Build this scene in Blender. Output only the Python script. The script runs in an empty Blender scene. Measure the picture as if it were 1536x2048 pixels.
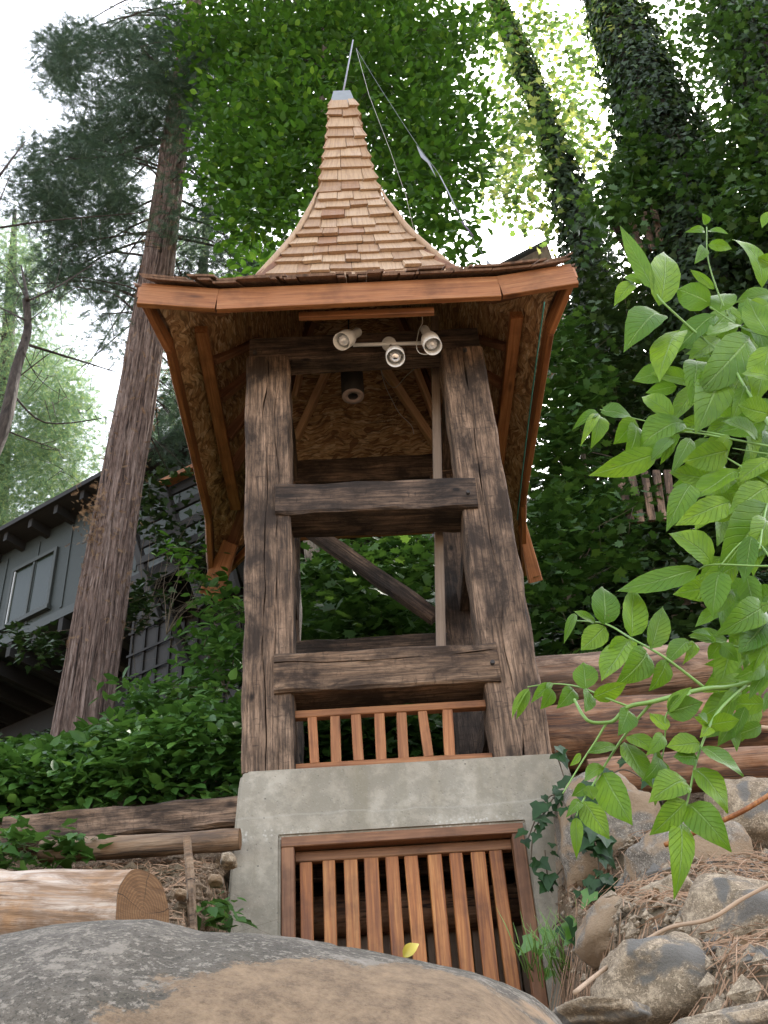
import bpy, math, random
import numpy as np
from mathutils import Vector, Matrix, noise as mn

# ------------------------------------------------------------------ camera, sky, sun, exposure
F = 2100.0
PITCH = math.radians(37)
ROLL = math.radians(4.3)
sc = bpy.context.scene
COL = sc.collection
cd = bpy.data.cameras.new('camera')
cd.sensor_fit = 'VERTICAL'; cd.sensor_height = 36; cd.lens = 36 * F / 2048
cd.clip_start = 0.05; cd.clip_end = 500
cam = bpy.data.objects.new('camera', cd)
COL.objects.link(cam)
cam.matrix_world = Matrix.Rotation(math.pi / 2 + PITCH, 4, 'X') @ Matrix.Rotation(-ROLL, 4, 'Z')
sc.camera = cam

SUN_EL = math.radians(50)
SUN_AZ = math.radians(30)           # clockwise from +Y (the view direction): beyond the trees, to the right
SUN_STRENGTH = 2.2
SKY_STRENGTH = 0.15
world = bpy.data.worlds.new("World")
sc.world = world
world.use_nodes = True
wn = world.node_tree.nodes; wl = world.node_tree.links
wn.clear()
sky = wn.new('ShaderNodeTexSky'); sky.sky_type = 'NISHITA'; sky.sun_disc = False
sky.sun_elevation = SUN_EL; sky.sun_rotation = SUN_AZ
sky.air_density = 1.0; sky.dust_density = 2.5; sky.ozone_density = 1.0; sky.altitude = 300
hs = wn.new('ShaderNodeHueSaturation'); hs.inputs['Saturation'].default_value = 0.38
bg = wn.new('ShaderNodeBackground'); bg.inputs[1].default_value = SKY_STRENGTH
wo = wn.new('ShaderNodeOutputWorld')
wl.new(sky.outputs[0], hs.inputs['Color']); wl.new(hs.outputs[0], bg.inputs[0]); wl.new(bg.outputs[0], wo.inputs[0])

sl = bpy.data.lights.new('sun', 'SUN'); sl.energy = SUN_STRENGTH; sl.angle = math.radians(3); sl.color = (1, 0.94, 0.86)
so = bpy.data.objects.new('sun', sl); COL.objects.link(so)
sd = Vector((math.sin(SUN_AZ) * math.cos(SUN_EL), math.cos(SUN_AZ) * math.cos(SUN_EL), math.sin(SUN_EL)))
so.rotation_euler = sd.to_track_quat('Z', 'Y').to_euler()

sc.view_settings.view_transform = 'Standard'
sc.view_settings.look = 'None'
sc.view_settings.exposure = 2.55
sc.view_settings.gamma = 1
sc.view_settings.use_curve_mapping = False
sc.cycles.max_bounces = 8
sc.cycles.transparent_max_bounces = 8

rng = np.random.default_rng(7)
random.seed(7)

# ------------------------------------------------------------------ measuring helpers (photo pixel -> world at a chosen distance)
def _ray(px, py):
    x = px - 768; y = 1024 - py
    a = (x * math.cos(ROLL) + y * math.sin(ROLL)) / F
    t = (-x * math.sin(ROLL) + y * math.cos(ROLL)) / F
    return Vector((a, math.cos(PITCH) - t * math.sin(PITCH), math.sin(PITCH) + t * math.cos(PITCH)))
def at(px, py, Y):
    r = _ray(px, py); return r * (Y / r.y)
def atz(px, py, Z):
    r = _ray(px, py); return r * (Z / r.z)
def at_np(px, py, Y):
    x = px - 768; y = 1024 - py
    a = (x * math.cos(ROLL) + y * math.sin(ROLL)) / F
    t = (-x * math.sin(ROLL) + y * math.cos(ROLL)) / F
    r = np.stack([a, math.cos(PITCH) - t * math.sin(PITCH), math.sin(PITCH) + t * math.cos(PITCH)], -1)
    return r * (Y / r[:, 1])[:, None]
def pxsize(p):                       # metres per photo pixel at a point
    return (p.y * math.cos(PITCH) + p.z * math.sin(PITCH)) / F

# ------------------------------------------------------------------ object helpers
WM = {}
def link(o, parent=None, W=None):
    COL.objects.link(o)
    W = W or Matrix.Identity(4)
    if parent is not None:
        o.parent = parent
        o.matrix_parent_inverse = WM[parent].inverted()
    o.matrix_basis = W
    WM[o] = W
    return o
def tag(o, label=None, cat=None, group=None, kind=None):
    if label: o['label'] = label
    if cat: o['category'] = cat
    if group: o['group'] = group
    if kind: o['kind'] = kind
    return o
def thing(name, loc, label, cat, group=None):
    o = bpy.data.objects.new(name, None)
    o.empty_display_size = 0.1
    link(o, None, Matrix.Translation(Vector(loc)))
    return tag(o, label, cat, group)
def mesh(name, verts, faces, mat, parent=None, smooth=False, W=None, world_verts=True):
    """verts in world space; when W is given they are converted to that local frame unless world_verts is False"""
    me = bpy.data.meshes.new(name)
    if W is None and parent is None and world_verts:
        vs = [Vector(v) for v in verts]
        c = Vector((sum(v.x for v in vs) / len(vs), sum(v.y for v in vs) / len(vs), min(v.z for v in vs)))
        W = Matrix.Translation(c)
    if W is not None and world_verts:
        Wi = W.inverted(); verts = [Wi @ Vector(v) for v in verts]
    me.from_pydata([tuple(v) for v in verts], [], faces)
    if smooth: me.polygons.foreach_set('use_smooth', [True] * len(me.polygons))
    if mat: me.materials.append(mat)
    me.update()
    o = bpy.data.objects.new(name, me)
    return link(o, parent, W)
def npmesh(name, V, Fc, mat, parent=None, kind=None):
    """big triangle/quad soup via numpy"""
    me = bpy.data.meshes.new(name)
    k = Fc.shape[1]
    me.vertices.add(len(V)); me.vertices.foreach_set('co', V.astype(np.float32).ravel())
    me.loops.add(Fc.size); me.loops.foreach_set('vertex_index', Fc.astype(np.int32).ravel())
    me.polygons.add(len(Fc)); me.polygons.foreach_set('loop_start', np.arange(0, Fc.size, k, dtype=np.int32))
    me.polygons.foreach_set('loop_total', np.full(len(Fc), k, dtype=np.int32))
    me.materials.append(mat)
    me.update(calc_edges=True)
    o = bpy.data.objects.new(name, me)
    link(o, parent)
    if kind: o['kind'] = kind
    return o

def boxv(c, dx, dy, dz):
    x, y, z = c
    return [(x + sx * dx / 2, y + sy * dy / 2, z + sz * dz / 2) for sz in (-1, 1) for sy in (-1, 1) for sx in (-1, 1)]
BOXF = [(0, 2, 3, 1), (4, 5, 7, 6), (0, 1, 5, 4), (2, 6, 7, 3), (0, 4, 6, 2), (1, 3, 7, 5)]

def frame_from(p0, p1, up=Vector((0, -1, 0))):
    """local frame: Z along p0->p1, -Y facing 'up' hint"""
    z = (p1 - p0).normalized()
    y = -(up - up.dot(z) * z).normalized()
    x = y.cross(z)
    M = Matrix((x, y, z)).transposed().to_4x4(); M.translation = p0
    return M
def timber(name, p0, p1, w, d, mat, parent, front=Vector((0, -1, 0)), wob=0.004, ch=0.008, nseg=None, crack=None, seed=None, off=(0, 0), w1=None, bow=None):
    """a squared beam along p0-p1. w across, d deep (away from front). crack = list of (position -1..1, depth) notches in the front face"""
    p0 = Vector(p0); p1 = Vector(p1)
    L = (p1 - p0).length
    M = frame_from(p0, p1, Vector(front))
    n = nseg or max(3, min(40, int(L / 0.07)))
    s = seed if seed is not None else random.random() * 100
    ring0 = []
    hw, hd = 1.0, 1.0
    pts = [(-1, -1 + ch * 2 / d, 0), (-1 + ch * 2 / w, -1, 0)]
    if crack:
        for (cx, dep) in crack:
            pts += [(cx - .02, -1, 1), (cx, -1 + dep * 2 / d, 2), (cx + .02, -1, 1)]
    else:
        pts += [(0, -1, 0)]
    pts += [(1 - ch * 2 / w, -1, 0), (1, -1 + ch * 2 / d, 0), (1, 0, 0), (1, 1 - ch * 2 / d, 0), (1 - ch * 2 / w, 1, 0), (-1 + ch * 2 / w, 1, 0), (-1, 1 - ch * 2 / d, 0), (-1, 0, 0)]
    k = len(pts)
    V = []; Fc = []
    for i in range(n + 1):
        t = i / n; z = t * L
        ww = w if w1 is None else w + (w1 - w) * t
        wander = mn.noise(Vector((s, z * 2.2, 3))) * 0.25
        for j, (a, b, fl) in enumerate(pts):
            aa = a + (wander if fl else 0)
            nx = mn.noise(Vector((s + j * 1.7, z * 5, 0))) * wob * 2
            ny = mn.noise(Vector((s + 50 + j * 1.7, z * 5, 0))) * wob * 2
            bb = b
            if fl == 2:
                gate = max(0.0, min(1.0, 0.55 + 1.6 * mn.noise(Vector((s + 9, z * 1.7, 8)))))
                bb = -1 + (b + 1) * gate
            V.append((aa * ww / 2 + nx, bb * d / 2 + ny, z))
    for i in range(n):
        for j in range(k):
            j2 = (j + 1) % k
            Fc.append((i * k + j, i * k + j2, (i + 1) * k + j2, (i + 1) * k + j))
    Fc.append(tuple(range(k))[::-1]); Fc.append(tuple(n * k + j for j in range(k)))
    o = mesh(name, V, Fc, mat, parent, W=M, world_verts=False)
    return o
def board(name, p0, p1, w, d, mat, parent, front=Vector((0, -1, 0)), seed=None):
    return timber(name, p0, p1, w, d, mat, parent, front, wob=0.0012, ch=min(w, d) * 0.08, nseg=3, seed=seed)

def tube_data(pts, rads, n=8, cap=True, squash=1.0):
    pts = [Vector(p) for p in pts]
    if not hasattr(rads, '__len__'): rads = [rads] * len(pts)
    V = []; Fc = []
    up = Vector((0.13, 0.2, 1)).normalized()
    N = len(pts)
    for i in range(N):
        t = (pts[min(i + 1, N - 1)] - pts[max(i - 1, 0)]).normalized()
        if abs(t.dot(up)) > 0.95: a = t.cross(Vector((1, 0, 0))).normalized()
        else: a = t.cross(up).normalized()
        b = t.cross(a)
        for j in range(n):
            an = 2 * math.pi * j / n
            V.append(pts[i] + (a * math.cos(an) + b * math.sin(an) * squash) * rads[i])
    for i in range(N - 1):
        for j in range(n):
            j2 = (j + 1) % n
            Fc.append((i * n + j, i * n + j2, (i + 1) * n + j2, (i + 1) * n + j))
    if cap: Fc.append(tuple(range(n))[::-1]); Fc.append(tuple((N - 1) * n + j for j in range(n)))
    return V, Fc
def tube(name, pts, rads, mat, parent=None, n=8, smooth=True, cap=True):
    V, Fc = tube_data(pts, rads, n, cap)
    return mesh(name, V, Fc, mat, parent, smooth)
def multi_tube(name, paths, mat, parent=None, n=6):
    V = []; Fc = []
    for pts, rads in paths:
        v, f = tube_data(pts, rads, n)
        b = len(V); V += v; Fc += [tuple(i + b for i in q) for q in f]
    return mesh(name, V, Fc, mat, parent, True)
def lathe(name, prof, M, mat, parent, n=24, smooth=True):
    """prof: list of (r, z) in the local frame M"""
    V = []; Fc = []
    for r, z in prof:
        for j in range(n):
            a = 2 * math.pi * j / n
            V.append((r * math.cos(a), r * math.sin(a), z))
    for i in range(len(prof) - 1):
        for j in range(n):
            j2 = (j + 1) % n
            Fc.append((i * n + j, i * n + j2, (i + 1) * n + j2, (i + 1) * n + j))
    return mesh(name, V, Fc, mat, parent, smooth, W=M, world_verts=False)
def smooth_path(pts, per=6):
    pts = [Vector(p) for p in pts]; out = []
    for i in range(len(pts) - 1):
        p0 = pts[max(i - 1, 0)]; p1 = pts[i]; p2 = pts[i + 1]; p3 = pts[min(i + 2, len(pts) - 1)]
        for k in range(per):
            t = k / per
            out.append(0.5 * ((2 * p1) + (p2 - p0) * t + (2 * p0 - 5 * p1 + 4 * p2 - p3) * t * t + (3 * p1 - p0 - 3 * p2 + p3) * t ** 3))
    out.append(pts[-1]); return out

# ------------------------------------------------------------------ materials
class NB:
    def __init__(s, name):
        s.m = bpy.data.materials.new(name); s.m.use_nodes = True
        s.nt = s.m.node_tree; s.n = s.nt.nodes; s.l = s.nt.links
        s.n.clear()
        s.out = s.n.new('ShaderNodeOutputMaterial')
    def new(s, t, **kw):
        nd = s.n.new(t)
        for k, v in kw.items(): setattr(nd, k, v)
        return nd
    def setin(s, nd, key, v):
        if hasattr(v, 'is_linked') or hasattr(v, 'links'): s.l.new(v, nd.inputs[key])
        else: nd.inputs[key].default_value = v
    def coord(s, scale=(1, 1, 1), kind='Object', loc=(0, 0, 0), rot=(0, 0, 0), rnd=True):
        tc = s.new('ShaderNodeTexCoord'); mp = s.new('ShaderNodeMapping')
        s.l.new(tc.outputs[kind], mp.inputs[0]); mp.inputs['Scale'].default_value = scale
        mp.inputs['Location'].default_value = loc; mp.inputs['Rotation'].default_value = rot
        if not rnd: return mp.outputs[0]
        oi = s.new('ShaderNodeObjectInfo'); vm = s.new('ShaderNodeVectorMath', operation='MULTIPLY_ADD')
        cb = s.new('ShaderNodeCombineXYZ')
        for i in range(3): s.l.new(oi.outputs['Random'], cb.inputs[i])
        s.l.new(cb.outputs[0], vm.inputs[0]); vm.inputs[1].default_value = (37, 91, 53); s.l.new(mp.outputs[0], vm.inputs[2])
        return vm.outputs[0]
    def noise(s, vec, scale=5, detail=6, rough=0.6, dist=0):
        nd = s.new('ShaderNodeTexNoise'); s.l.new(vec, nd.inputs['Vector'])
        nd.inputs['Scale'].default_value = scale; nd.inputs['Detail'].default_value = detail
        nd.inputs['Roughness'].default_value = rough; nd.inputs['Distortion'].default_value = dist
        return nd.outputs[0]
    def ramp(s, fac, stops, interp='LINEAR'):
        nd = s.new('ShaderNodeValToRGB'); s.l.new(fac, nd.inputs[0]); cr = nd.color_ramp; cr.interpolation = interp
        while len(cr.elements) < len(stops): cr.elements.new(0.5)
        for e, (p, c) in zip(cr.elements, stops):
            e.position = p
            e.color = (c, c, c, 1) if not hasattr(c, '__len__') else (*c, 1)
        return nd.outputs[0]
    def mix(s, fac, a, b, mode='MIX'):
        nd = s.new('ShaderNodeMix', data_type='RGBA', blend_type=mode)
        s.setin(nd, 0, fac)
        for k, v in ((6, a), (7, b)):
            if hasattr(v, 'links'): s.l.new(v, nd.inputs[k])
            else: nd.inputs[k].default_value = (*v, 1)
        return nd.outputs[2]
    def math(s, op, a, b=0.0):
        nd = s.new('ShaderNodeMath', operation=op); s.setin(nd, 0, a); s.setin(nd, 1, b); return nd.outputs[0]
    def bump(s, h, strength=0.4, dist=0.01, normal=None):
        nd = s.new('ShaderNodeBump'); s.l.new(h, nd.inputs['Height'])
        nd.inputs['Strength'].default_value = strength; nd.inputs['Distance'].default_value = dist
        if normal: s.l.new(normal, nd.inputs['Normal'])
        return nd.outputs[0]
    def principled(s, col, rough=0.8, normal=None, metal=0.0, spec=0.5):
        p = s.new('ShaderNodeBsdfPrincipled')
        if hasattr(col, 'links'): s.l.new(col, p.inputs['Base Color'])
        else: p.inputs['Base Color'].default_value = (*col, 1)
        s.setin(p, 'Roughness', rough); p.inputs['Metallic'].default_value = metal
        p.inputs['Specular IOR Level'].default_value = spec
        if normal: s.l.new(normal, p.inputs['Normal'])
        return p
    def done(s, sh):
        s.l.new(sh.outputs[0], s.out.inputs[0]); return s.m

def m_timber(name, light, mid, dark, stain=0.5, gs=1.0):
    b = NB(name)
    g = b.coord((26 * gs, 26 * gs, 1.6)); g2 = b.coord((90, 90, 4)); c = b.coord((1, 1, .6))
    ng = b.noise(g, 1.0, 8, .65, .6); nf = b.noise(g2, 1.0, 5, .7); nc = b.noise(c, 4.5, 8, .68, .4); nb = b.noise(c, 1.7, 5, .6)
    dash = b.noise(b.coord((14, 14, 55)), 1.0, 3, .6)
    base = b.ramp(ng, [(.30, dark), (.45, mid), (.62, light), (.8, tuple(min(1, x * 1.25) for x in light))])
    base = b.mix(b.ramp(nf, [(.40, .75), (.56, 0)]), base, tuple(x * .55 for x in dark))
    base = b.mix(b.ramp(dash, [(.60, 0), (.70, .55)]), base, tuple(x * .6 for x in dark))
    st = b.ramp(nc, [(.46 - .1 * stain, 0), (.62, .92)])
    base = b.mix(st, base, tuple(x * .45 for x in dark))
    base = b.mix(b.ramp(nb, [(.52, 0), (.72, .55)]), base, tuple(x * .6 for x in dark))
    knots = b.new('ShaderNodeTexVoronoi'); b.l.new(b.coord((4, 4, 2.2)), knots.inputs['Vector']); knots.inputs['Scale'].default_value = 1.3
    kn = b.ramp(knots.outputs['Distance'], [(.05, 1), (.12, 0)])
    base = b.mix(kn, base, tuple(x * .35 for x in dark))
    h = b.math('ADD', b.math('MULTIPLY', nf, .6), b.math('ADD', ng, b.math('MULTIPLY', nc, -.7)))
    nr = b.bump(h, .75, .014)
    return b.done(b.principled(base, .85, nr, spec=.3))
def m_lumber(name, c1, c2, c3, rough=.6, dirt=.3, bump=.25):
    b = NB(name)
    g = b.coord((28, 28, 1.1)); ng = b.noise(g, 1.0, 5, .6, 1.1); nf = b.noise(b.coord((120, 120, 5)), 1, 4, .6); nd = b.noise(b.coord((2, 2, 2)), 2.5, 6, .6)
    oi = b.new('ShaderNodeObjectInfo')
    base = b.ramp(ng, [(.3, c2), (.48, c1), (.65, c3), (.78, c1)])
    base = b.mix(b.ramp(nf, [(.45, .35), (.6, 0)]), base, c2)
    kn = b.new('ShaderNodeTexVoronoi'); b.l.new(b.coord((7, 7, 2.0), loc=(.3, .1, .2)), kn.inputs['Vector']); kn.inputs['Scale'].default_value = 1.0
    base = b.mix(b.ramp(kn.outputs['Distance'], [(.06, .8), (.16, 0)]), base, tuple(x * .45 for x in c2))
    base = b.mix(b.ramp(nd, [(.5, 0), (.75, dirt)]), base, tuple(x * .35 for x in c2))
    v = b.math('MULTIPLY_ADD', oi.outputs['Random'], .35); v.node.inputs[2].default_value = .8
    hsv = b.new('ShaderNodeHueSaturation'); b.l.new(base, hsv.inputs['Color']); b.l.new(v, hsv.inputs['Value'])
    nr = b.bump(b.math('ADD', nf, ng), bump, .004)
    return b.done(b.principled(hsv.outputs[0], rough, nr, spec=.35))
def m_osb(name):
    b = NB(name)
    def layer(rot, sc_, loc):
        v = b.coord((1, 1, 1), rot=rot, loc=loc, rnd=False)
        nz = b.new('ShaderNodeTexNoise'); b.l.new(v, nz.inputs['Vector']); nz.inputs['Scale'].default_value = 3.2; nz.inputs['Detail'].default_value = 2
        ad = b.new('ShaderNodeVectorMath', operation='MULTIPLY_ADD'); b.l.new(nz.outputs['Color'], ad.inputs[0]); ad.inputs[1].default_value = (.22, .22, .22); b.l.new(v, ad.inputs[2])
        mp = b.new('ShaderNodeMapping'); b.l.new(ad.outputs[0], mp.inputs[0]); mp.inputs['Scale'].default_value = sc_
        vo = b.new('ShaderNodeTexVoronoi'); b.l.new(mp.outputs[0], vo.inputs['Vector']); vo.inputs['Scale'].default_value = 1; vo.inputs['Randomness'].default_value = 1
        sp = b.new('ShaderNodeSeparateColor'); b.l.new(vo.outputs['Color'], sp.inputs[0])
        gr = b.noise(mp.outputs[0], 2.5, 4, .7)
        return sp.outputs[0], vo.outputs['Distance'], gr, sp.outputs[1]
    r1, d1, g1, q1 = layer((0, 0, 0), (11, 11, 78), (0, 0, 0))
    r2, d2, g2, q2 = layer((0.3, .3, .5), (14, 14, 60), (3, 1, 2))
    pick = b.ramp(q2, [(.55, 0), (.56, 1)])
    r = b.mix(pick, b.ramp(r1, [(0, 0), (1, 1)]), b.ramp(r2, [(0, 0), (1, 1)]))
    cols = [(0.0, (.20, .10, .045)), (.2, (.36, .19, .085)), (.5, (.50, .30, .14)), (.75, (.62, .40, .21)), (1, (.74, .54, .33))]
    base = b.ramp(r, cols)
    base = b.mix(b.ramp(g1, [(.4, .5), (.6, 0)]), base, (.10, .05, .025))
    edge = b.ramp(d1, [(.55, 0), (.8, .6)])
    base = b.mix(edge, base, (.07, .033, .017))
    nr = b.bump(b.math('ADD', r1, g1), .4, .004)
    return b.done(b.principled(base, .6, nr, spec=.4))
def m_leaf(name, c1, c2, rough=.45, trans=.3, c3=None, tcol=None, frac3=.12):
    b = NB(name)
    gi = b.new('ShaderNodeNewGeometry')
    stops = [(0, c1), (.7, c2)] + ([(1 - frac3, c2), (1, c3)] if c3 else [(1, c2)])
    col = b.ramp(gi.outputs['Random Per Island'], stops)
    nz = b.noise(b.coord((1, 1, 1), rnd=False), .9, 2, .5)
    col = b.mix(b.ramp(nz, [(.35, .0), (.65, .38)]), col, tuple(x * .5 for x in c1))
    p = b.principled(col, rough + .1, spec=.28)
    t = b.new('ShaderNodeBsdfTranslucent')
    if tcol: t.inputs[0].default_value = (*tcol, 1)
    else:
        hsv = b.new('ShaderNodeHueSaturation'); b.l.new(col, hsv.inputs['Color']); hsv.inputs['Value'].default_value = 1.7; hsv.inputs['Hue'].default_value = .485
        b.l.new(hsv.outputs[0], t.inputs[0])
    mx = b.new('ShaderNodeMixShader'); mx.inputs[0].default_value = trans
    b.l.new(p.outputs[0], mx.inputs[1]); b.l.new(t.outputs[0], mx.inputs[2])
    return b.done(mx)
def m_bark(name, c1, c2, c3, sx=14, sz=1.4, bump=.8):
    b = NB(name)
    v = b.coord((sx, sx, sz), rnd=False); n1 = b.noise(v, 1, 7, .7, .8); n2 = b.noise(b.coord((3, 3, 2), rnd=False), 2, 5, .6)
    n3 = b.noise(b.coord((50, 50, 8), rnd=False), 1, 4, .7)
    base = b.ramp(n1, [(.38, c3), (.47, c2), (.60, c1)])
    base = b.mix(b.ramp(n2, [(.45, 0), (.7, .7)]), base, c2)
    base = b.mix(b.ramp(n3, [(.4, .5), (.55, 0)]), base, c3)
    return b.done(b.principled(base, .9, b.bump(b.math('ADD', n1, b.math('MULTIPLY', n3, .4)), bump, .03), spec=.2))
def m_rock(name, c1, c2, c3, scale=1.0, patch=None, bump=.6):
    b = NB(name)
    v = b.coord((1, 1, 1), rnd=True); n1 = b.noise(v, 3.2 * scale, 9, .68, .4); n2 = b.noise(v, 14 * scale, 7, .7); n3 = b.noise(v, 60 * scale, 4, .7)
    base = b.ramp(n1, [(.32, c3), (.47, c1), (.62, c2)])
    base = b.mix(b.ramp(n2, [(.42, .65), (.56, 0)]), base, tuple(x * .55 for x in c1))
    base = b.mix(b.ramp(n3, [(.54, 0), (.60, .65)]), base, tuple(min(1, x * 1.6) for x in c2))
    nk = b.noise(v, 130 * scale, 3, .7); base = b.mix(b.ramp(nk, [(.40, .6), (.46, 0)]), base, tuple(x * .5 for x in c3))
    nl = b.noise(v, 7 * scale, 9, .8); base = b.mix(b.ramp(nl, [(.56, 0), (.60, .7)]), base, tuple(min(1, x * 1.35) for x in c2))
    if patch:
        pc, lo, hi, sc2 = patch
        n4 = b.noise(b.coord((.8, 1, 1.1), rnd=False, loc=(.4, 0, 1.1)), sc2, 8, .55, .5)
        base = b.mix(b.ramp(n4, [(lo, 0), (hi, .95)]), base, pc)
    h = b.math('ADD', n1, b.math('ADD', b.math('MULTIPLY', n2, .6), b.math('ADD', b.math('MULTIPLY', n3, .3), b.math('MULTIPLY', nk, .12))))
    return b.done(b.principled(base, .85, b.bump(h, bump, .03), spec=.25))
def m_plain(name, col, rough=.6, metal=0, var=.15, spec=.5, bumps=0):
    b = NB(name)
    n = b.noise(b.coord((1, 1, 1)), 18, 6, .6)
    c = b.mix(b.ramp(n, [(.35, var), (.65, 0)]), col, tuple(x * .4 for x in col))
    return b.done(b.principled(c, rough, b.bump(n, bumps, .003) if bumps else None, metal, spec))

M = {}
M['tie'] = m_timber('weathered_timber', (.31, .205, .135), (.20, .128, .082), (.050, .033, .023), .45)
M['tie_dark'] = m_timber('creosoted_timber', (.23, .150, .10), (.115, .075, .052), (.028, .020, .015), .9)
M['beam'] = m_timber('lower_beam_timber', (.27, .175, .11), (.18, .112, .068), (.06, .037, .024), .25)
M['cedar'] = m_lumber('red_cedar_board', (.31, .125, .045), (.15, .052, .018), (.38, .175, .070), .6, .5)
M['cedar_dull'] = m_lumber('dull_cedar_board', (.26, .125, .065), (.15, .066, .034), (.33, .165, .090), .7, .4)
M['pale_pine'] = m_lumber('pale_rafter', (.62, .38, .22), (.42, .22, .11), (.70, .46, .28), .6, .2)
M['slat'] = m_lumber('slat_wood', (.34, .125, .034), (.13, .040, .013), (.47, .21, .065), .5, .6)
M['frame_dark'] = m_lumber('stained_frame_wood', (.25, .115, .055), (.10, .042, .020), (.32, .16, .075), .6, .6)
M['greyboard'] = m_lumber('grey_plank', (.26, .19, .135), (.18, .125, .09), (.30, .22, .16), .8, .3)
M['osb'] = m_osb('strand_board')
def m_shingle():
    b = NB('cedar_shingle')
    oi = b.new('ShaderNodeObjectInfo')
    base = b.ramp(oi.outputs['Random'], [(0, (.27, .165, .092)), (.3, (.36, .24, .14)), (.7, (.41, .285, .175)), (.88, (.30, .185, .10)), (1, (.24, .125, .065))])
    g = b.noise(b.coord((70, 70, 2.2)), 1, 5, .65); n2 = b.noise(b.coord((1, 1, 1)), 7, 4, .6)
    base = b.mix(b.ramp(g, [(.38, .45), (.55, 0)]), base, (.16, .09, .055))
    base = b.mix(b.ramp(n2, [(.5, 0), (.7, .35)]), base, (.42, .31, .24))
    return b.done(b.principled(base, .7, b.bump(g, .35, .004), spec=.3))
M['shingle'] = m_shingle()
M['shingle_old'] = m_lumber('shingle_edge', (.20, .12, .08), (.10, .06, .04), (.27, .17, .11), .8, .5)
def m_concrete():
    b = NB('cast_concrete')
    v = b.coord((1, 1, 1), rnd=False)
    n1 = b.noise(v, 2.2, 7, .6, .3); n2 = b.noise(v, 11, 8, .7); n3 = b.noise(v, 90, 4, .7); st = b.noise(b.coord((9, 9, 1.2), rnd=False), 1, 5, .6)
    base = b.ramp(n1, [(.3, (.225, .195, .145)), (.5, (.32, .285, .225)), (.68, (.40, .365, .30))])
    base = b.mix(b.ramp(n2, [(.45, .5), (.60, 0)]), base, (.165, .15, .115))
    base = b.mix(b.ramp(st, [(.5, 0), (.72, .55)]), base, (.20, .175, .12))
    base = b.mix(b.ramp(n3, [(.60, 0), (.72, .5)]), base, (.40, .38, .34))
    sz = b.new('ShaderNodeSeparateXYZ'); b.l.new(v, sz.inputs[0])
    zz = b.math('ADD', sz.outputs[2], b.math('MULTIPLY', n1, .10))
    band = b.ramp(b.math('MULTIPLY', zz, .4), [(.738, 0), (.752, 1), (.764, 1), (.780, 0)])
    va = b.new('ShaderNodeTexVoronoi'); b.l.new(v, va.inputs['Vector']); va.inputs['Scale'].default_value = 55
    peb = b.ramp(va.outputs['Distance'], [(.25, 1), (.42, 0)])
    base = b.mix(b.math('MULTIPLY', b.math('MULTIPLY', band, peb), b.ramp(n1, [(.50, 0), (.58, 1)])), base, (.46, .43, .37))
    ln_ = b.ramp(b.math('MULTIPLY', b.math('ABSOLUTE', b.math('SUBTRACT', zz, 1.985)), 60), [(.1, .22), (.35, 0)])
    base = b.mix(ln_, base, (.42, .40, .35))
    vo = b.new('ShaderNodeTexVoronoi'); b.l.new(v, vo.inputs['Vector']); vo.inputs['Scale'].default_value = 34
    pit = b.ramp(vo.outputs['Distance'], [(.08, 0), (.2, 1)])
    pm = b.ramp(b.noise(v, 5, 5, .7), [(.58, 0), (.66, 1)])
    base = b.mix(b.math('MULTIPLY', b.math('SUBTRACT', 1.0, pit), pm), base, (.10, .095, .08))
    h = b.math('ADD', b.math('MULTIPLY', n2, .5), b.math('ADD', b.math('MULTIPLY', n3, .25), b.math('MULTIPLY', pit, .3)))
    return b.done(b.principled(base, .9, b.bump(h, .5, .012), spec=.25))
M['concrete'] = m_concrete()
M['zinc'] = m_plain('galvanised_metal', (.22, .24, .25), .6, .3, .2)
M['steel'] = m_plain('grey_steel', (.25, .25, .27), .5, .7, .3)
M['iron'] = m_plain('dark_iron', (.045, .038, .034), .7, .2, .5, bumps=.3)
M['white'] = m_plain('white_enamel', (.80, .80, .78), .35, 0, .12)
M['chrome'] = m_plain('chrome', (.85, .85, .87), .12, 1, .05)
M['glass'] = m_plain('bulb_glass', (.75, .76, .78), .08, .4, .05)
M['wire'] = m_plain('pale_wire', (.55, .54, .50), .5, 0, .1)
M['green'] = m_plain('green_string', (.02, .16, .12), .5, 0, .1)
M['bark'] = m_bark('cedar_bark', (.26, .20, .17), (.145, .098, .078), (.018, .012, .010), 34, 1.6, 1.0)
M['bark_dark'] = m_bark('dark_bark', (.07, .055, .045), (.045, .035, .028), (.018, .014, .012), 20, 3)
M['bark_pale'] = m_bark('grey_bark', (.22, .19, .15), (.15, .12, .09), (.06, .05, .04), 20, 3)
M['log'] = None
def m_log(name, pale, orange, dark, axis='x'):
    b = NB(name)
    v = b.coord((2.0, 16, 16)); n1 = b.noise(v, 1, 7, .65, .5); n2 = b.noise(b.coord((1, 1, 1)), 5, 7, .65); n3 = b.noise(b.coord((5, 90, 90)), 1, 4, .6)
    base = b.ramp(n2, [(.34, orange), (.5, pale), (.7, tuple(min(1, x * 1.12) for x in pale))])
    base = b.mix(b.ramp(n1, [(.40, .9), (.55, 0)]), base, dark)
    base = b.mix(b.ramp(b.noise(b.coord((.8, 3, 3)), 2.2, 7, .7, .8), [(.48, 0), (.6, .85)]), base, tuple(x * .8 for x in dark))
    base = b.mix(b.ramp(n3, [(.38, .5), (.5, 0)]), base, orange)
    nk = b.noise(b.coord((1.2, 30, 30)), 1, 3, .5, 1.5); base = b.mix(b.ramp(nk, [(.33, .95), (.37, 0)]), base, tuple(x * .4 for x in dark))
    return b.done(b.principled(base, .7, b.bump(b.math('ADD', n1, n3), .6, .012), spec=.3))
M['log'] = m_log('peeled_log', (.47, .385, .31), (.38, .22, .11), (.20, .115, .06))
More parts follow.
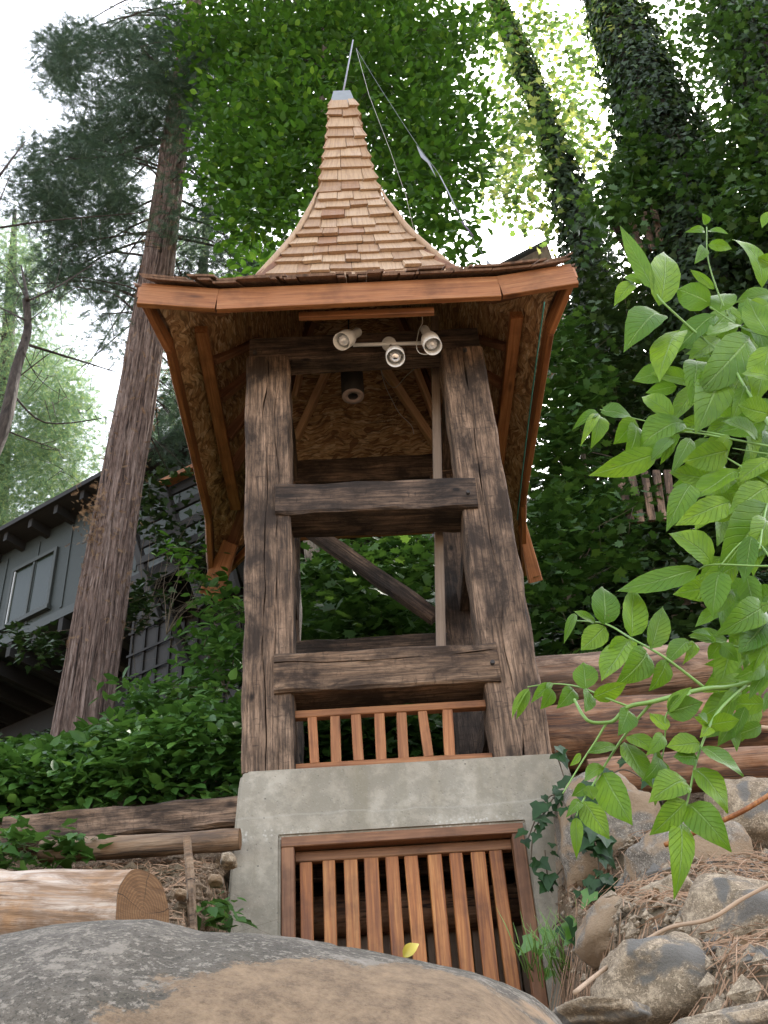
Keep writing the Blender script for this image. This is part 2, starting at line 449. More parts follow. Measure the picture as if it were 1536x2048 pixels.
M['log_red'] = m_log('stripped_log', (.27, .15, .085), (.20, .085, .035), (.06, .03, .018))
M['log_grey'] = m_log('muddy_log', (.26, .18, .115), (.21, .12, .065), (.09, .06, .04))
def m_endgrain():
    b = NB('log_end_grain')
    n1 = b.noise(b.coord((1, 6, 1)), 9, 7, .7); n2 = b.noise(b.coord((1, 1, 1)), 4, 5, .6)
    base = b.ramp(n1, [(.3, (.09, .045, .02)), (.5, (.20, .105, .045)), (.7, (.28, .16, .075))])
    base = b.mix(b.ramp(n2, [(.45, 0), (.7, .6)]), base, (.14, .075, .035))
    ps = b.new('ShaderNodeSeparateXYZ'); pc_ = b.coord((1, 1, 0), rnd=False); b.l.new(pc_, ps.inputs[0])
    vl = b.new('ShaderNodeVectorMath', operation='LENGTH'); b.l.new(pc_, vl.inputs[0])
    rr = b.math('SINE', b.math('ADD', b.math('MULTIPLY', vl.outputs['Value'], 520.0), b.math('MULTIPLY', n2, 14.0)))
    base = b.mix(b.ramp(rr, [(.1, .55), (.8, 0)]), base, (.10, .05, .022))
    an = b.math('ARCTAN2', ps.outputs[1], ps.outputs[0])
    ck = b.math('ABSOLUTE', b.math('SINE', b.math('ADD', b.math('MULTIPLY', an, 2.5), b.math('MULTIPLY', n2, 1.6))))
    base = b.mix(b.ramp(ck, [(.02, .9), (.05, 0)]), base, (.03, .018, .01))
    return b.done(b.principled(base, .8, b.bump(n1, .5, .008), spec=.3))
M['endgrain'] = m_endgrain()
M['boulder'] = m_rock('lichen_boulder', (.115, .098, .076), (.17, .147, .118), (.062, .054, .038), 1.6, ((.28, .19, .115), .54, .58, 2.1), .5)
M['rock_grey'] = m_rock('grey_rock', (.22, .19, .155), (.31, .27, .215), (.13, .11, .085), 2.0, ((.30, .21, .13), .46, .54, 5), .7)
M['rock_tan'] = m_rock('tan_rock', (.30, .23, .155), (.38, .30, .21), (.20, .15, .10), 2.0, ((.15, .14, .125), .54, .60, 6), .7)
M['rock_dark'] = m_rock('dark_rock', (.10, .105, .115), (.16, .16, .17), (.06, .06, .065), 2.0)
M['soil'] = m_rock('brown_soil', (.23, .155, .095), (.34, .245, .16), (.09, .058, .036), 3.0, ((.12, .09, .05), .5, .62, 3), 1.0)
M['twig'] = m_plain('dry_twig', (.36, .22, .13), .8, 0, .3)
M['root'] = m_plain('pale_root', (.42, .29, .19), .8, 0, .3)
M['leaf_canopy'] = m_leaf('canopy_leaf', (.018, .058, .007), (.045, .125, .010), .5, .36, (.11, .22, .02))
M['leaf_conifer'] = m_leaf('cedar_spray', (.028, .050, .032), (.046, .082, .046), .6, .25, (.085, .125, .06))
M['leaf_confar'] = m_leaf('far_conifer_spray', (.06, .125, .06), (.115, .20, .09), .6, .35, (.30, .36, .11), frac3=.3)  # pale and yellowish, sunlit haze put into the leaf colour
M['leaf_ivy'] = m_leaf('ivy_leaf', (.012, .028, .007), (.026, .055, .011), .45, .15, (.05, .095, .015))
M['leaf_ivy_suntint'] = m_leaf('ivy_leaf_sun_tint', (.05, .11, .025), (.13, .23, .04), .4, .4, (.42, .46, .12), frac3=.4)  # yellow lit copy of the ivy leaf, sunlight put into its colour
M['leaf_bramble'] = m_leaf('bramble_leaf', (.030, .085, .014), (.062, .150, .024), .42, .28, (.12, .24, .04))
M['leaf_mapledk'] = m_leaf('maple_leaf', (.017, .050, .008), (.036, .088, .012), .45, .25, (.09, .18, .025))
M['needle_dry'] = m_leaf('dead_leaf', (.16, .10, .05), (.24, .15, .08), .7, .1)
def m_bigleaf():
    b = NB('broad_leaflet')
    uv = b.new('ShaderNodeUVMap'); uv.uv_map = 'UVMap'
    sp = b.new('ShaderNodeSeparateXYZ'); b.l.new(uv.outputs[0], sp.inputs[0])
    oi = b.new('ShaderNodeObjectInfo')
    va = b.math('ABSOLUTE', sp.outputs[1])                       # v: -1..1 across
    mid = b.ramp(va, [(.025, 1), (.075, 0)])
    ph = b.math('SUBTRACT', b.math('MULTIPLY', sp.outputs[0], 9.5), b.math('MULTIPLY', va, 2.4))
    fr = b.math('ABSOLUTE', b.math('SUBTRACT', b.math('FRACT', ph), .5))
    vein = b.ramp(fr, [(.02, 1), (.10, 0)])
    n = b.noise(b.coord((1, 1, 1)), 22, 5, .6)
    c = b.ramp(oi.outputs['Random'], [(0, (.055, .125, .004)), (.3, (.105, .20, .006)), (.6, (.165, .28, .008)), (.85, (.21, .33, .012)), (1, (.08, .15, .010))])
    c = b.mix(b.ramp(n, [(.4, .45), (.65, 0)]), c, (.035, .095, .015))
    c = b.mix(b.math('MULTIPLY', vein, .28), c, (.22, .34, .05))
    c = b.mix(b.math('MULTIPLY', mid, .75), c, (.26, .38, .13))
    g = b.new('ShaderNodeNewGeometry')
    c = b.mix(b.math('MULTIPLY', g.outputs['Backfacing'], .55), c, (.13, .22, .06))
    h = b.math('SUBTRACT', n, b.math('ADD', b.math('MULTIPLY', vein, .7), mid))
    nb_ = b.noise(b.coord((1, 1, 1)), 60, 3, .6)
    c = b.mix(b.ramp(nb_, [(.70, 0), (.73, .8)]), c, (.16, .10, .03))
    nw = b.noise(b.coord((1, 1, 1)), 9, 3, .5)
    c = b.mix(b.ramp(nw, [(.35, .45), (.6, 0)]), c, (.04, .11, .01))
    p = b.principled(c, .40, b.bump(h, .8, .004), spec=.22)
    t = b.new('ShaderNodeBsdfTranslucent'); t.inputs[0].default_value = (.20, .42, .03, 1)
    mx = b.new('ShaderNodeMixShader'); mx.inputs[0].default_value = .25
    b.l.new(p.outputs[0], mx.inputs[1]); b.l.new(t.outputs[0], mx.inputs[2])
    return b.done(mx)
M['bigleaf'] = m_bigleaf()
M['stem'] = m_plain('green_stem', (.17, .30, .06), .45, 0, .15)
M['stem_brown'] = m_plain('brown_stem', (.10, .075, .045), .8, 0, .3)
M['siding'] = m_plain('shade_dark_siding', (.024, .032, .029), .7, 0, .25)  # siding, trim and house wood near black: deep shade put into the colour
M['trim'] = m_plain('shade_dark_trim', (.04, .048, .045), .7, 0, .25)
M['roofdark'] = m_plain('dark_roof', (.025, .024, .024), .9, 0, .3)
M['housewood'] = m_plain('shade_dark_house_wood', (.014, .013, .012), .85, 0, .4)
M['housegrey'] = m_plain('shade_dark_deck_wood', (.020, .018, .016), .8, 0, .4)
M['pane'] = m_plain('window_glass', (.014, .022, .014), .25, 0, .1, spec=.3)
M['sash'] = m_plain('pale_sash', (.45, .47, .47), .5, 0, .1)
M['yellowleaf'] = m_plain('yellow_leaf', (.50, .40, .05), .5, 0, .3)
M['streamer'] = m_plain('pale_streamer', (.22, .24, .26), .6, 0, .1)

# ------------------------------------------------------------------ terrain
def sst(a, b, x):
    t = min(1.0, max(0.0, (x - a) / (b - a))); return t * t * (3 - 2 * t)
def terrain(x, y):
    kl = [(-200, -1.5), (1.35, -1.5), (2.0, -.2), (3.3, .72), (4.2, 1.25), (4.75, 1.62), (5.15, 1.85), (5.3, 2.12), (9, 4.0), (14, 6.3), (24, 11), (60, 22), (200, 30)]
    kr = [(-200, -1.5), (1.35, -1.5), (1.9, .12), (2.4, .47), (2.6, .56), (3.05, .74), (3.3, .89), (3.9, 1.12), (4.45, 1.42), (4.65, 1.58), (5.0, 1.76), (5.4, 2.22), (5.9, 2.75), (8, 4.5), (14, 10.3), (24, 16), (60, 26), (200, 32)]
    def ev(k):
        for (a, za), (b2, zb) in zip(k, k[1:]):
            if y <= b2: return za + (zb - za) * max(0, (y - a)) / (b2 - a)
        return k[-1][1]
    lim = sst(5.0, 7.0, y)
    s = sst(.50 - .30 * lim, .80 + 2.4 * lim, x)
    z = ev(kl) * (1 - s) + ev(kr) * s
    if 2.0 < y < 6.8:
        m = sst(-.92, -.70, x) * (1 - sst(.52, .70, x)) * sst(2.0, 2.5, y) * (1 - sst(6.3, 6.8, y))
        z = z * (1 - m) + m * min(z, .62 + .12 * (y - 5))
    if 3.9 < y < 5.2 and .5 < x < 1.0: z -= .22 * (1 - sst(.78, 1.0, x)) * sst(3.9, 4.3, y)
    if y > 1.4:
        z += .05 * mn.noise(Vector((x * 2.1, y * 2.1, 0))) + .02 * mn.noise(Vector((x * 8, y * 8, 3))) + (.25 * mn.noise(Vector((x * .4, y * .4, 7))) if y > 7 else 0)
    return z
def build_ground():
    xs = sorted(set([round(v, 3) for v in list(np.linspace(-3.2, 3.2, 110)) + list(np.linspace(-16, -3.4, 34)) + list(np.linspace(3.4, 16, 34)) + [-180, -110, -60, -35, -22, 22, 35, 60, 110, 180]]))
    ys = sorted(set([round(v, 3) for v in list(np.linspace(1.3, 7, 100)) + list(np.linspace(7.2, 24, 50)) + [-180, -90, -40, -15, -5, -1, .5, 26, 30, 36, 45, 60, 80, 120, 180]]))
    V = [(x, y, terrain(x, y)) for y in ys for x in xs]
    nx = len(xs)
    Fc = [(j * nx + i, j * nx + i + 1, (j + 1) * nx + i + 1, (j + 1) * nx + i) for j in range(len(ys) - 1) for i in range(nx - 1)]
    o = mesh('ground', V, Fc, M['soil'], smooth=True)
    o['kind'] = 'structure'
build_ground()

# ------------------------------------------------------------------ BELL TOWER
CX, CY = -0.045, 5.0
YAW = math.radians(2.2)
TM = Matrix.Translation((CX, CY, 0)) @ Matrix.Rotation(YAW, 4, 'Z') @ Matrix.Translation((-CX, -CY, 0))
def T(x, y, z): return TM @ Vector((x, y, z))
FR = (TM.to_3x3() @ Vector((0, -1, 0)))
tower = thing('bell_tower', T(CX, CY, 1.2), 'tall open timber bell tower with flared cedar shingle roof on a grey concrete base', 'bell tower')

def ring_extrude(name, outer, inner_open, y0, y1, mat, parent, bevel=.012):
    pass
# concrete base: an upside-down U, open at the bottom under the lintel
def concrete_base():
    zt, zo, zb = 2.178, 1.830, .55
    prof = [(-.93, zb), (-.617, zb), (-.617, zo), (.560, zo), (.560, zb), (.90, zb), (.835, zt - .10), (.815, zt - .03), (.775, zt), (-.785, zt), (-.815, zt - .02), (-.825, zt - .07)]
    # subdivided front via bmesh for slight unevenness
    import bmesh
    bm = bmesh.new()
    fr = [bm.verts.new(T(x, 4.985 - (.02 if z < 1 else 0), z)) for x, z in prof]
    bk = [bm.verts.new(T(x, 6.58, z)) for x, z in prof]
    n = len(prof)
    bm.faces.new(fr); bm.faces.new(bk[::-1])
    for i in range(n):
        j = (i + 1) % n
        bm.faces.new((fr[j], fr[i], bk[i], bk[j]))
    bmesh.ops.recalc_face_normals(bm, faces=bm.faces)
    bmesh.ops.bevel(bm, geom=[e for e in bm.edges], offset=.012, segments=2, affect='EDGES')
    bmesh.ops.triangulate(bm, faces=[f for f in bm.faces if len(f.verts) > 4])
    me = bpy.data.meshes.new('concrete_base'); bm.to_mesh(me); bm.free()
    me.materials.append(M['concrete'])
    o = bpy.data.objects.new('concrete_base', me); link(o, tower)
concrete_base()

def tpost(name, xb0, xb1, xt0, xt1, yb, yt, zb, zt, d, mat, crack=None, label=None):
    p0 = T((xb0 + xb1) / 2, yb + d / 2, zb); p1 = T((xt0 + xt1) / 2, yt + d / 2, zt)
    o = timber(name, p0, p1, xb1 - xb0, d, mat, tower, FR, wob=.007, ch=.014, crack=crack, w1=xt1 - xt0)
    return o
tpost('post', -.815, -.548, -.845, -.560, 5.0, 5.0, 2.178, 5.13, .27, M['tie'], [(-.05, .035), (.45, .015)])
tpost('post', .470, .765, .468, .755, 5.0, 5.0, 2.178, 5.13, .27, M['tie'], [(-.02, .05)])
tpost('post', -.80, -.585, -.82, -.60, 6.26, 6.26, 2.178, 5.05, .25, M['tie_dark'])
tpost('post', .40, .72, .42, .72, 6.26, 6.26, 2.178, 5.05, .25, M['tie_dark'])
def xbeam(name, x0, x1, z0, z1, y, d, mat, crack=None, z0r=None, wob=.006):
    zm = (z0 + z1) / 2
    return timber(name, T(x0, y + d / 2, zm), T(x1, y + d / 2, zm + (z0r or 0)), z1 - z0, d, mat, tower, FR, wob=wob, ch=.013, crack=crack)
xbeam('beam', -.645, .565, 3.785, 4.01, 4.975, .27, M['tie_dark'], None, -.025)['label'] = 'blackened middle beam'
xbeam('beam', -.650, .552, 2.600, 2.832, 4.975, .24, M['beam'], [(-.55, .02)])['label'] = 'brown lower beam'
xbeam('beam', -.83, .74, 5.133, 5.35, 5.03, .17, M['tie_dark'])
xbeam('beam', -.82, .72, 5.052, 5.27, 6.26, .22, M['tie_dark'])
xbeam('beam', -.60, .42, 4.72, 4.90, 6.30, .18, M['tie_dark'])
xbeam('beam', -.62, .42, 3.42, 3.64, 6.22, .22, M['tie_dark'])
# side beams along the left and right of the tower
for sx in (-.70, .62):
    for z, h in ((5.17, .22), (3.9, .2), (2.72, .2)):
        timber('beam', T(sx, 5.275, z), T(sx, 6.255, z), h, .16, M['tie_dark'], tower, Vector((0, 0, 1)), wob=.005)
# brace across the rear bay, light furring board and thin board inside the right post
timber('brace', T(*(at(632, 1062, 6.2))), T(*(at(885, 1232, 6.2))), .10, .09, M['tie_dark'], tower, FR)
board('furring_board', at(884, 1400, 5.36), at(869, 640, 5.36), .055, .09, M['greyboard'], tower, FR)
for (bx, by) in ((0, 0),):
    for px_, py_ in ((566, 992), (936, 985), (566, 1345), (985, 1325), (930, 700), (510, 705)):
        c_ = at(px_, py_, 4.965); W_ = frame_from(c_ + Vector((0, .04, 0)), c_ + Vector((0, -.012, 0)), Vector((0, 0, 1)))
        lathe('bolt_head', [(0, .052), (.011, .052), (.013, .046), (.013, .03), (0, .03)], W_, M['iron'], tower, 8, False)
# grates: upper (between post feet) and lower (in the concrete opening)
def grate(name, x0, x1, z0, z1, y, xs, sw, sd, top=.05, railmat=None, slatmat=None, side=True, dz=0.0, parent=tower):
    fr = board(name, T(x0, y, z1 - top / 2), T(x1, y, z1 - top / 2 + dz), top, .05, railmat, parent, FR)
    board('bottom_rail', T(x0, y, z0), T(x1, y, z0), .05, .05, railmat, fr, FR)
    for i, x in enumerate(xs):
        a = random.uniform(-.006, .006)
        board('slat', T(x + a, y + random.uniform(-.004, .004), z0 + .024), T(x - a + random.uniform(-.004, .004), y + random.uniform(-.004, .004), z1 - top - .002), sw * random.uniform(.9, 1.08), sd, slatmat, fr, FR)
    return fr
xsu = [at(p, 1520, 5.1).x for p in (629, 675, 719, 765, 810, 857, 904)]
grate('upper_grate', -.546, .465, 2.215, 2.54, 5.10, xsu, .052, .045, .042, M['cedar'], M['cedar'])
xsr = [-.50 + .115 * i for i in range(9)]
grate('rear_grate', -.58, .44, 2.215, 2.60, 6.32, xsr, .06, .045, .045, M['cedar'], M['cedar'])
xsl = [at(p, 1760, 5.12).x for p in (617, 661, 705, 746, 789, 830, 874, 917, 960, 1000)]
grate('lower_grate', -.549, .496, .60, 1.775, 5.075, xsl, .066, .045, .05, M['frame_dark'], M['slat'])
ff = board('opening_frame', T(-.612, 5.01, 1.801), T(.556, 5.01, 1.801), .050, .07, M['frame_dark'], tower, FR)
board('jamb', T(-.582, 5.02, .58), T(-.582, 5.02, 1.775), .062, .08, M['frame_dark'], ff, FR)
board('jamb', T(.528, 5.02, .58), T(.528, 5.02, 1.775), .060, .08, M['frame_dark'], ff, FR)
board('lintel_board', T(-.60, 5.26, 1.755), T(.54, 5.26, 1.755), .12, .05, M['tie_dark'], tower, FR)
for i in range(11):
    x = -.60 + i * .112
    board('back_plank', T(x + .05, 5.42 + random.uniform(0, .008), .55), T(x + .05, 5.42 + random.uniform(0, .008), 1.46), .106, .03, M['greyboard'], tower, FR)
board('back_plank', T(-.62, 5.64, 1.80), T(.58, 5.64, 1.80), .20, .04, M['tie_dark'], tower, FR)['label'] = 'dark horizontal plank above the pale ones'

V, Fc = tube_data([T(-.60, 5.38, 1.55), T(-.2, 5.37, 1.56), T(.2, 5.38, 1.55), T(.56, 5.38, 1.56)], .10, 20)
lb = mesh('round_rail', V, Fc, M['log_red'], tower, True, W=Matrix.Translation(T(-.6, 5.4, 1.52))); lb['label'] = 'round log rail behind the lower grate'
# ---- roof
RX, RY = -.075, 5.80
prof = [(1.30, 5.20), (1.15, 5.31), (.95, 5.53), (.80, 5.79), (.698, 6.01), (.580, 6.356), (.472, 6.68), (.402, 6.913), (.287, 7.38), (.222, 7.724), (.174, 8.196), (.138, 8.60), (.110, 8.985), (.084, 9.311)]
def prof_at(s):                      # s in 0..1 along arc
    pass
_pw = np.array([p[0] for p in prof]); _pz = np.array([p[1] for p in prof])
_arc = np.concatenate([[0], np.cumsum(np.hypot(np.diff(_pw), np.diff(_pz)))])
ARC = _arc[-1]
def wz(s): return float(np.interp(s, _arc, _pw)), float(np.interp(s, _arc, _pz))
def s_of_w(w): return float(np.interp(-w, -_pw, _arc))
DIRS = {'front': (Vector((1, 0, 0)), Vector((0, -1, 0))), 'right': (Vector((0, 1, 0)), Vector((1, 0, 0))), 'rear': (Vector((-1, 0, 0)), Vector((0, 1, 0))), 'left': (Vector((0, -1, 0)), Vector((-1, 0, 0)))}
def flare(w):                        # extra reach and lift of the hips near the eave corner
    e = max(0, (w - .95) / .35); return e * e
def roofpt(face, u, s, out=0.0):
    """u -1..1 along the face, s arc length from eave, out = offset outward"""
    ax, nv = DIRS[face]
    w, z = wz(s)
    a, b_ = wz(max(0, s - .04)), wz(min(ARC, s + .04))
    tz = Vector((-(b_[0] - a[0]), b_[1] - a[1])).normalized()      # (outward decreasing, up)
    n_w, n_z = tz.y, tz.x
    ww = w + n_w * out; zz = z + n_z * out
    k = flare(w); c = max(0, (abs(u) - .74) / .26) ** 1.6
    reach = ww + .05 * k * c
    along = u * reach
    q = Vector((RX, RY, 0)) + ax * along + nv * reach + Vector((0, 0, zz + .05 * k * c))
    sgx = 1 if q.x > RX else -1
    q.x = RX + (q.x - RX) * .955
    if q.y > RY: q += Vector((sgx * .03, .42, -.19)) * (k * c)
    else: q += Vector((sgx * .06, .03, 0)) * (k * c)
    return T(*q)
def roof_shell(name, mat, out, s0, s1, parent, faces=('front', 'right', 'rear', 'left'), nu=20, ns=30):
    V = []; Fc = []
    for f in faces:
        b0 = len(V)
        for i in range(ns + 1):
            s = s0 + (s1 - s0) * i / ns
            for j in range(nu + 1):
                V.append(roofpt(f, -1 + 2 * j / nu, s, out))
        for i in range(ns):
            for j in range(nu):
                a = b0 + i * (nu + 1) + j
                Fc.append((a, a + 1, a + nu + 2, a + nu + 1))
    return mesh(name, V, Fc, mat, parent)
roof = roof_shell('roof', M['osb'], 0.0, 0, ARC, tower)
roof['label'] = 'flared pyramid roof decked with strand board'
roof_shell('underlay', M['shingle_old'], .018, 0, ARC, roof)
# shingles
def shingle_mesh(face, ua, ub, s_b, s_t, thick, lift, skew):
    """tapered shake from its butt (s_b) up to s_t; ua, ub in metres along the face"""
    def P(um, s, out):
        w, z = wz(min(s, ARC)); return roofpt(face, max(-1.05, min(1.05, um / w)), min(s, ARC), out)
    V = []
    for (s, o1, o0) in ((s_b, lift + thick, lift), ((s_b + s_t) / 2, lift * .6 + thick * .65, lift * .6), (s_t, .024, .020)):
        for um, sk in ((ua, -skew), ((ua + ub) / 2, 0), (ub, skew)):
            ss = s + (sk if s == s_b else 0)
            V.append(P(um, ss, o1))
        for um, sk in ((ua, -skew), ((ua + ub) / 2, 0), (ub, skew)):
            ss = s + (sk if s == s_b else 0)
            V.append(P(um, ss, o0))
    Fc = []
    for r in range(2):
        a = r * 6; b_ = a + 6
        Fc += [(a, a + 1, b_ + 1, b_), (a + 1, a + 2, b_ + 2, b_ + 1)]
        Fc += [(a + 3, b_ + 3, b_ + 4, a + 4), (a + 4, b_ + 4, b_ + 5, a + 5)]
        Fc += [(a, b_, b_ + 3, a + 3), (a + 2, a + 5, b_ + 5, b_ + 2)]
    Fc += [(0, 3, 4, 1), (1, 4, 5, 2)]
    return V, Fc
S0 = s_of_w(.76)                    # lowest course that shows
rows = []
s = S0
while s < ARC - .05:
    rows.append(s); s += .182 + .014 * random.uniform(-1, 1)
def course(face, s_b, rnd, cont):
    w, z = wz(s_b)
    margin = -.012 if w < .27 else .035
    edge = w - margin
    x = -edge + 0
    first = True
    while x < edge - .01:
        wd = rnd.uniform(.09, .24) if w > .3 else rnd.uniform(.11, .22)
        if edge - (x + wd) < .06: wd = edge - x
        ua, ub = x + .0025, x + wd - .0025
        st = s_b + .265
        wt, _ = wz(min(st, ARC))
        th = rnd.uniform(.016, .030); li = .022 + rnd.uniform(0, .014)
        jit = rnd.uniform(-.026, .022)
        V, Fc = shingle_mesh(face, ua, ub, s_b + jit, st, th, li, rnd.uniform(-.008, .008))
        cont(V, Fc, face)
        x += wd
cnt = [0]
def as_part(V, Fc, face):
    # local frame: Z up the slope so the grain follows it
    p0 = (Vector(V[0]) + Vector(V[2])) / 2; p1 = (Vector(V[12]) + Vector(V[14])) / 2
    ax, nv = DIRS[face]
    Wm = frame_from(p0, p1, (TM.to_3x3() @ nv))
    mesh('shingle', V, Fc, M['shingle'], roof, W=Wm); cnt[0] += 1
r2 = random.Random(5)
for s in rows: course('front', s, r2, as_part)
for s in rows: course('right', s, r2, as_part)
acc = {'V': [], 'F': []}
def as_stuff(V, Fc, face):
    b_ = len(acc['V']); acc['V'] += V; acc['F'] += [tuple(i + b_ for i in q) for q in Fc]
for s in rows:
    course('left', s, r2, as_stuff); course('rear', s, r2, as_stuff)
o = mesh('shingle_rows', acc['V'], acc['F'], M['shingle'], roof); o['kind'] = 'stuff'; o['label'] = 'cedar shingle rows on the far roof slopes'
# eave courses: butts that show above the fascia
acc = {'V': [], 'F': []}
for face in DIRS:
    for k, s_b in enumerate((-.0, .0, .12, .25, .38)):
        n = 30; us = sorted([-1.0] + [r2.uniform(-1, 1) for _ in range(24)] + [1.0])
        for ua, ub in zip(us, us[1:]):
            if ub - ua < .015: continue
            out0 = .026 + .022 * (k if k < 2 else 1) + r2.uniform(0, .010)
            ov = ((-.075 if face == 'front' else -.03) + r2.uniform(-.018, .018)) if k < 2 else 0
            V = []
            for (s, oo) in ((s_b, out0), (s_b + .20, .03)):
                for u in (ua + .003, ub - .003):
                    for th in (.014, 0):
                        p = roofpt(face, u, s, oo + th)
                        if s == s_b and k < 2: p = p + (TM.to_3x3() @ DIRS[face][1]) * (-ov) + Vector((0, 0, -.02))
                        V.append(p)
            Fc = [(0, 2, 6, 4), (1, 5, 7, 3), (0, 1, 3, 2), (0, 4, 5, 1), (2, 3, 7, 6)]
            as_stuff(V, Fc, face)
o = mesh('eave_shingles', acc['V'], acc['F'], M['shingle_old'], roof); o['kind'] = 'stuff'; o['label'] = 'dark overlapping shingle edges along the eaves'
# hip trims
HC = [(-1, 'front'), (1, 'front'), (1, 'rear'), (-1, 'rear')]
for u, f in HC:
    pts = []
    s_end = s_of_w(.245)
    for i in range(26):
        s = .12 + (s_end - .12) * i / 25
        pts.append(roofpt(f, u, s, .045))
    V, Fc = tube_data(pts, [.024] * 20 + [.023, .021, .019, .016, .012, .008], 8, True)
    mesh('hip_trim', V, Fc, M['shingle'], roof, True)
# cap, finial rod
w0, z0 = wz(ARC)
cp = []
for (w, z) in ((.122, z0 - .09), (.120, z0 - .08), (.082, z0 + .19), (.0, z0 + .20)):
    for sx, sy in ((-1, -1), (1, -1), (1, 1), (-1, 1)): cp.append(T(RX + sx * w, RY + sy * w, z))
cf = [(a * 4 + j, a * 4 + (j + 1) % 4, a * 4 + 4 + (j + 1) % 4, a * 4 + 4 + j) for a in range(3) for j in range(4)]
mesh('metal_cap', cp, cf, M['zinc'], roof)
FT = at(706, 80, RY)
tube('finial_rod', [T(RX, RY, z0 + .19), FT], [.010, .007], M['steel'], roof, 8)
# fascia: straight boards plus kicked corner pieces
def fascia_face(face):
    ax, nv = DIRS[face]
    ax = TM.to_3x3() @ ax; nv = TM.to_3x3() @ nv
    h = {'front': .19, 'left': .15, 'right': .15, 'rear': .08}[face]; t = .04
    def E(u, dz=0, extra=.02): return roofpt(face, u, 0, 0) + nv * extra + Vector((0, 0, dz))
    a, b_ = E(-.72), E(.72)
    # main board
    dn = Vector((0, 0, -h / 2 + .005))
    board('fascia', a + dn, b_ + dn, h, t, M['cedar'], roof, nv)
    for sg in (-1, 1):
        p = E(sg * .722); q = E(sg * 1.0, 0, .03) + ax * (.03 * sg)
        h2 = h * (1.0 if face == 'front' else .8)
        timber('corner_fascia', p + dn + nv * .004, q + Vector((0, 0, -h2 / 2 + .01)), h * .98, t, M['cedar'], roof, nv, wob=.001, ch=.004, nseg=3, w1=h2)
    return a, b_, nv, ax
for f in DIRS: a, b_, nv, ax = fascia_face(f)
# narrower second board under the front fascia
nvf = TM.to_3x3() @ Vector((0, -1, 0))
board('lower_fascia', at(598, 633, 4.57), at(868, 623, 4.58), .05, .035, M['cedar'], roof, nvf)
# corner soffit planks (closing the flared corners underneath)
for u, f in HC:
    tip = roofpt(f, u, 0, -.02); 
    ax, nv = DIRS[f]; ax = TM.to_3x3() @ ax; nv = TM.to_3x3() @ nv
    inner = roofpt(f, u, .42, -.05)
    board('hip_rafter', tip + Vector((0, 0, -.03)), inner, .05, .11, M['cedar_dull'], roof, (nv + ax * u).normalized())
    inner2 = roofpt(f, u, s_of_w(.45), -.05)
    board('hip_rafter', inner, inner2, .05, .11, M['cedar_dull'], roof, (nv + ax * u).normalized())
for (p_, q_, wa, wb) in (((462, 1085, 7.10), (420, 1193, 7.38), .13, .20), ((1044, 1050, 7.15), (1071, 1163, 7.45), .07, .12)):
    timber('corner_tail', at(*p_), at(*q_), wa, .05, M['cedar'], roof, TM.to_3x3() @ Vector((0, -1, -.25)), wob=.002, ch=.005, nseg=5, w1=wb)
# inner boards parallel to the side eaves, and jack rafters on every slope
for f in ('left', 'right', 'front', 'rear'):
    ax, nv = DIRS[f]; nv = TM.to_3x3() @ nv
    s_in = .20
    if f in ('left', 'right'):
        board('blocking', roofpt(f, -.86, s_in, -.06) + Vector((0, 0, -.02)), roofpt(f, .86, s_in, -.06) + Vector((0, 0, -.02)), .07, .085, M['cedar'], roof, nv)
    for u in (-.55, -.2, .2, .55):
        if f in ('rear',): continue
        board('rafter', roofpt(f, u, .24, -.045), roofpt(f, u * .82, s_of_w(.80), -.045), .045, .085, M['cedar_dull'], roof, nv)
# rafters seen against the rear slope through the opening
def on_rear(px, py):
    best = None
    for i in range(160):
        s = ARC * i / 160; w, z = wz(s)
        p = at(px, py, RY + w - .06)
        e = abs(p.z - z)
        if best is None or e < best[0]: best = (e, p)
    return best[1]
for (x0, y0, x1, y1, wd) in ((592, 885, 676, 700, .055), (872, 895, 745, 705, .06), (872, 845, 815, 700, .05), (590, 800, 612, 700, .045)):
    a, b_ = on_rear(x0, y0), on_rear(x1, y1)
    o = board('rafter', a - Vector((0, .03, 0)), b_ - Vector((0, .03, 0)), wd, .075, M['pale_pine'], roof, FR)
# printed grade stamp on the strand board
def text_obj(name, body, size, loc, nrm, updir, mat, parent):
    cu = bpy.data.curves.new(name, 'FONT'); cu.body = body; cu.size = size; cu.extrude = .0004; cu.align_x = 'CENTER'
    tmp = bpy.data.objects.new(name, cu); COL.objects.link(tmp)
    dg = bpy.context.evaluated_depsgraph_get(); me = bpy.data.meshes.new_from_object(tmp.evaluated_get(dg))
    bpy.data.objects.remove(tmp)
    z = nrm.normalized(); y = (updir - updir.dot(z) * z).normalized(); x = y.cross(z)
    W = Matrix((x, y, z)).transposed().to_4x4(); W.translation = loc
    me.materials.clear(); me.materials.append(mat)
    o = bpy.data.objects.new(name, me); link(o, parent, W); return o
M['ink'] = m_plain('stamp_ink', (.045, .03, .022), .8, 0, .2)
pa, pb = on_rear(782, 790), on_rear(782, 850)
upv = (pa - pb).normalized(); nn = Vector((1, 0, 0)).cross(upv).normalized()
if nn.y > 0: nn = -nn
for k in range(9):
    q = pb + upv * (.030 * k) + nn * -.028
    text_obj('grade_stamp', random.choice(['THIS SIDE DOWN', 'STRENGTH AXIS', 'PANEL GRADE', '24/16  7/16', 'EXPOSURE 1']), .026, q, nn, upv, M['ink'], roof)

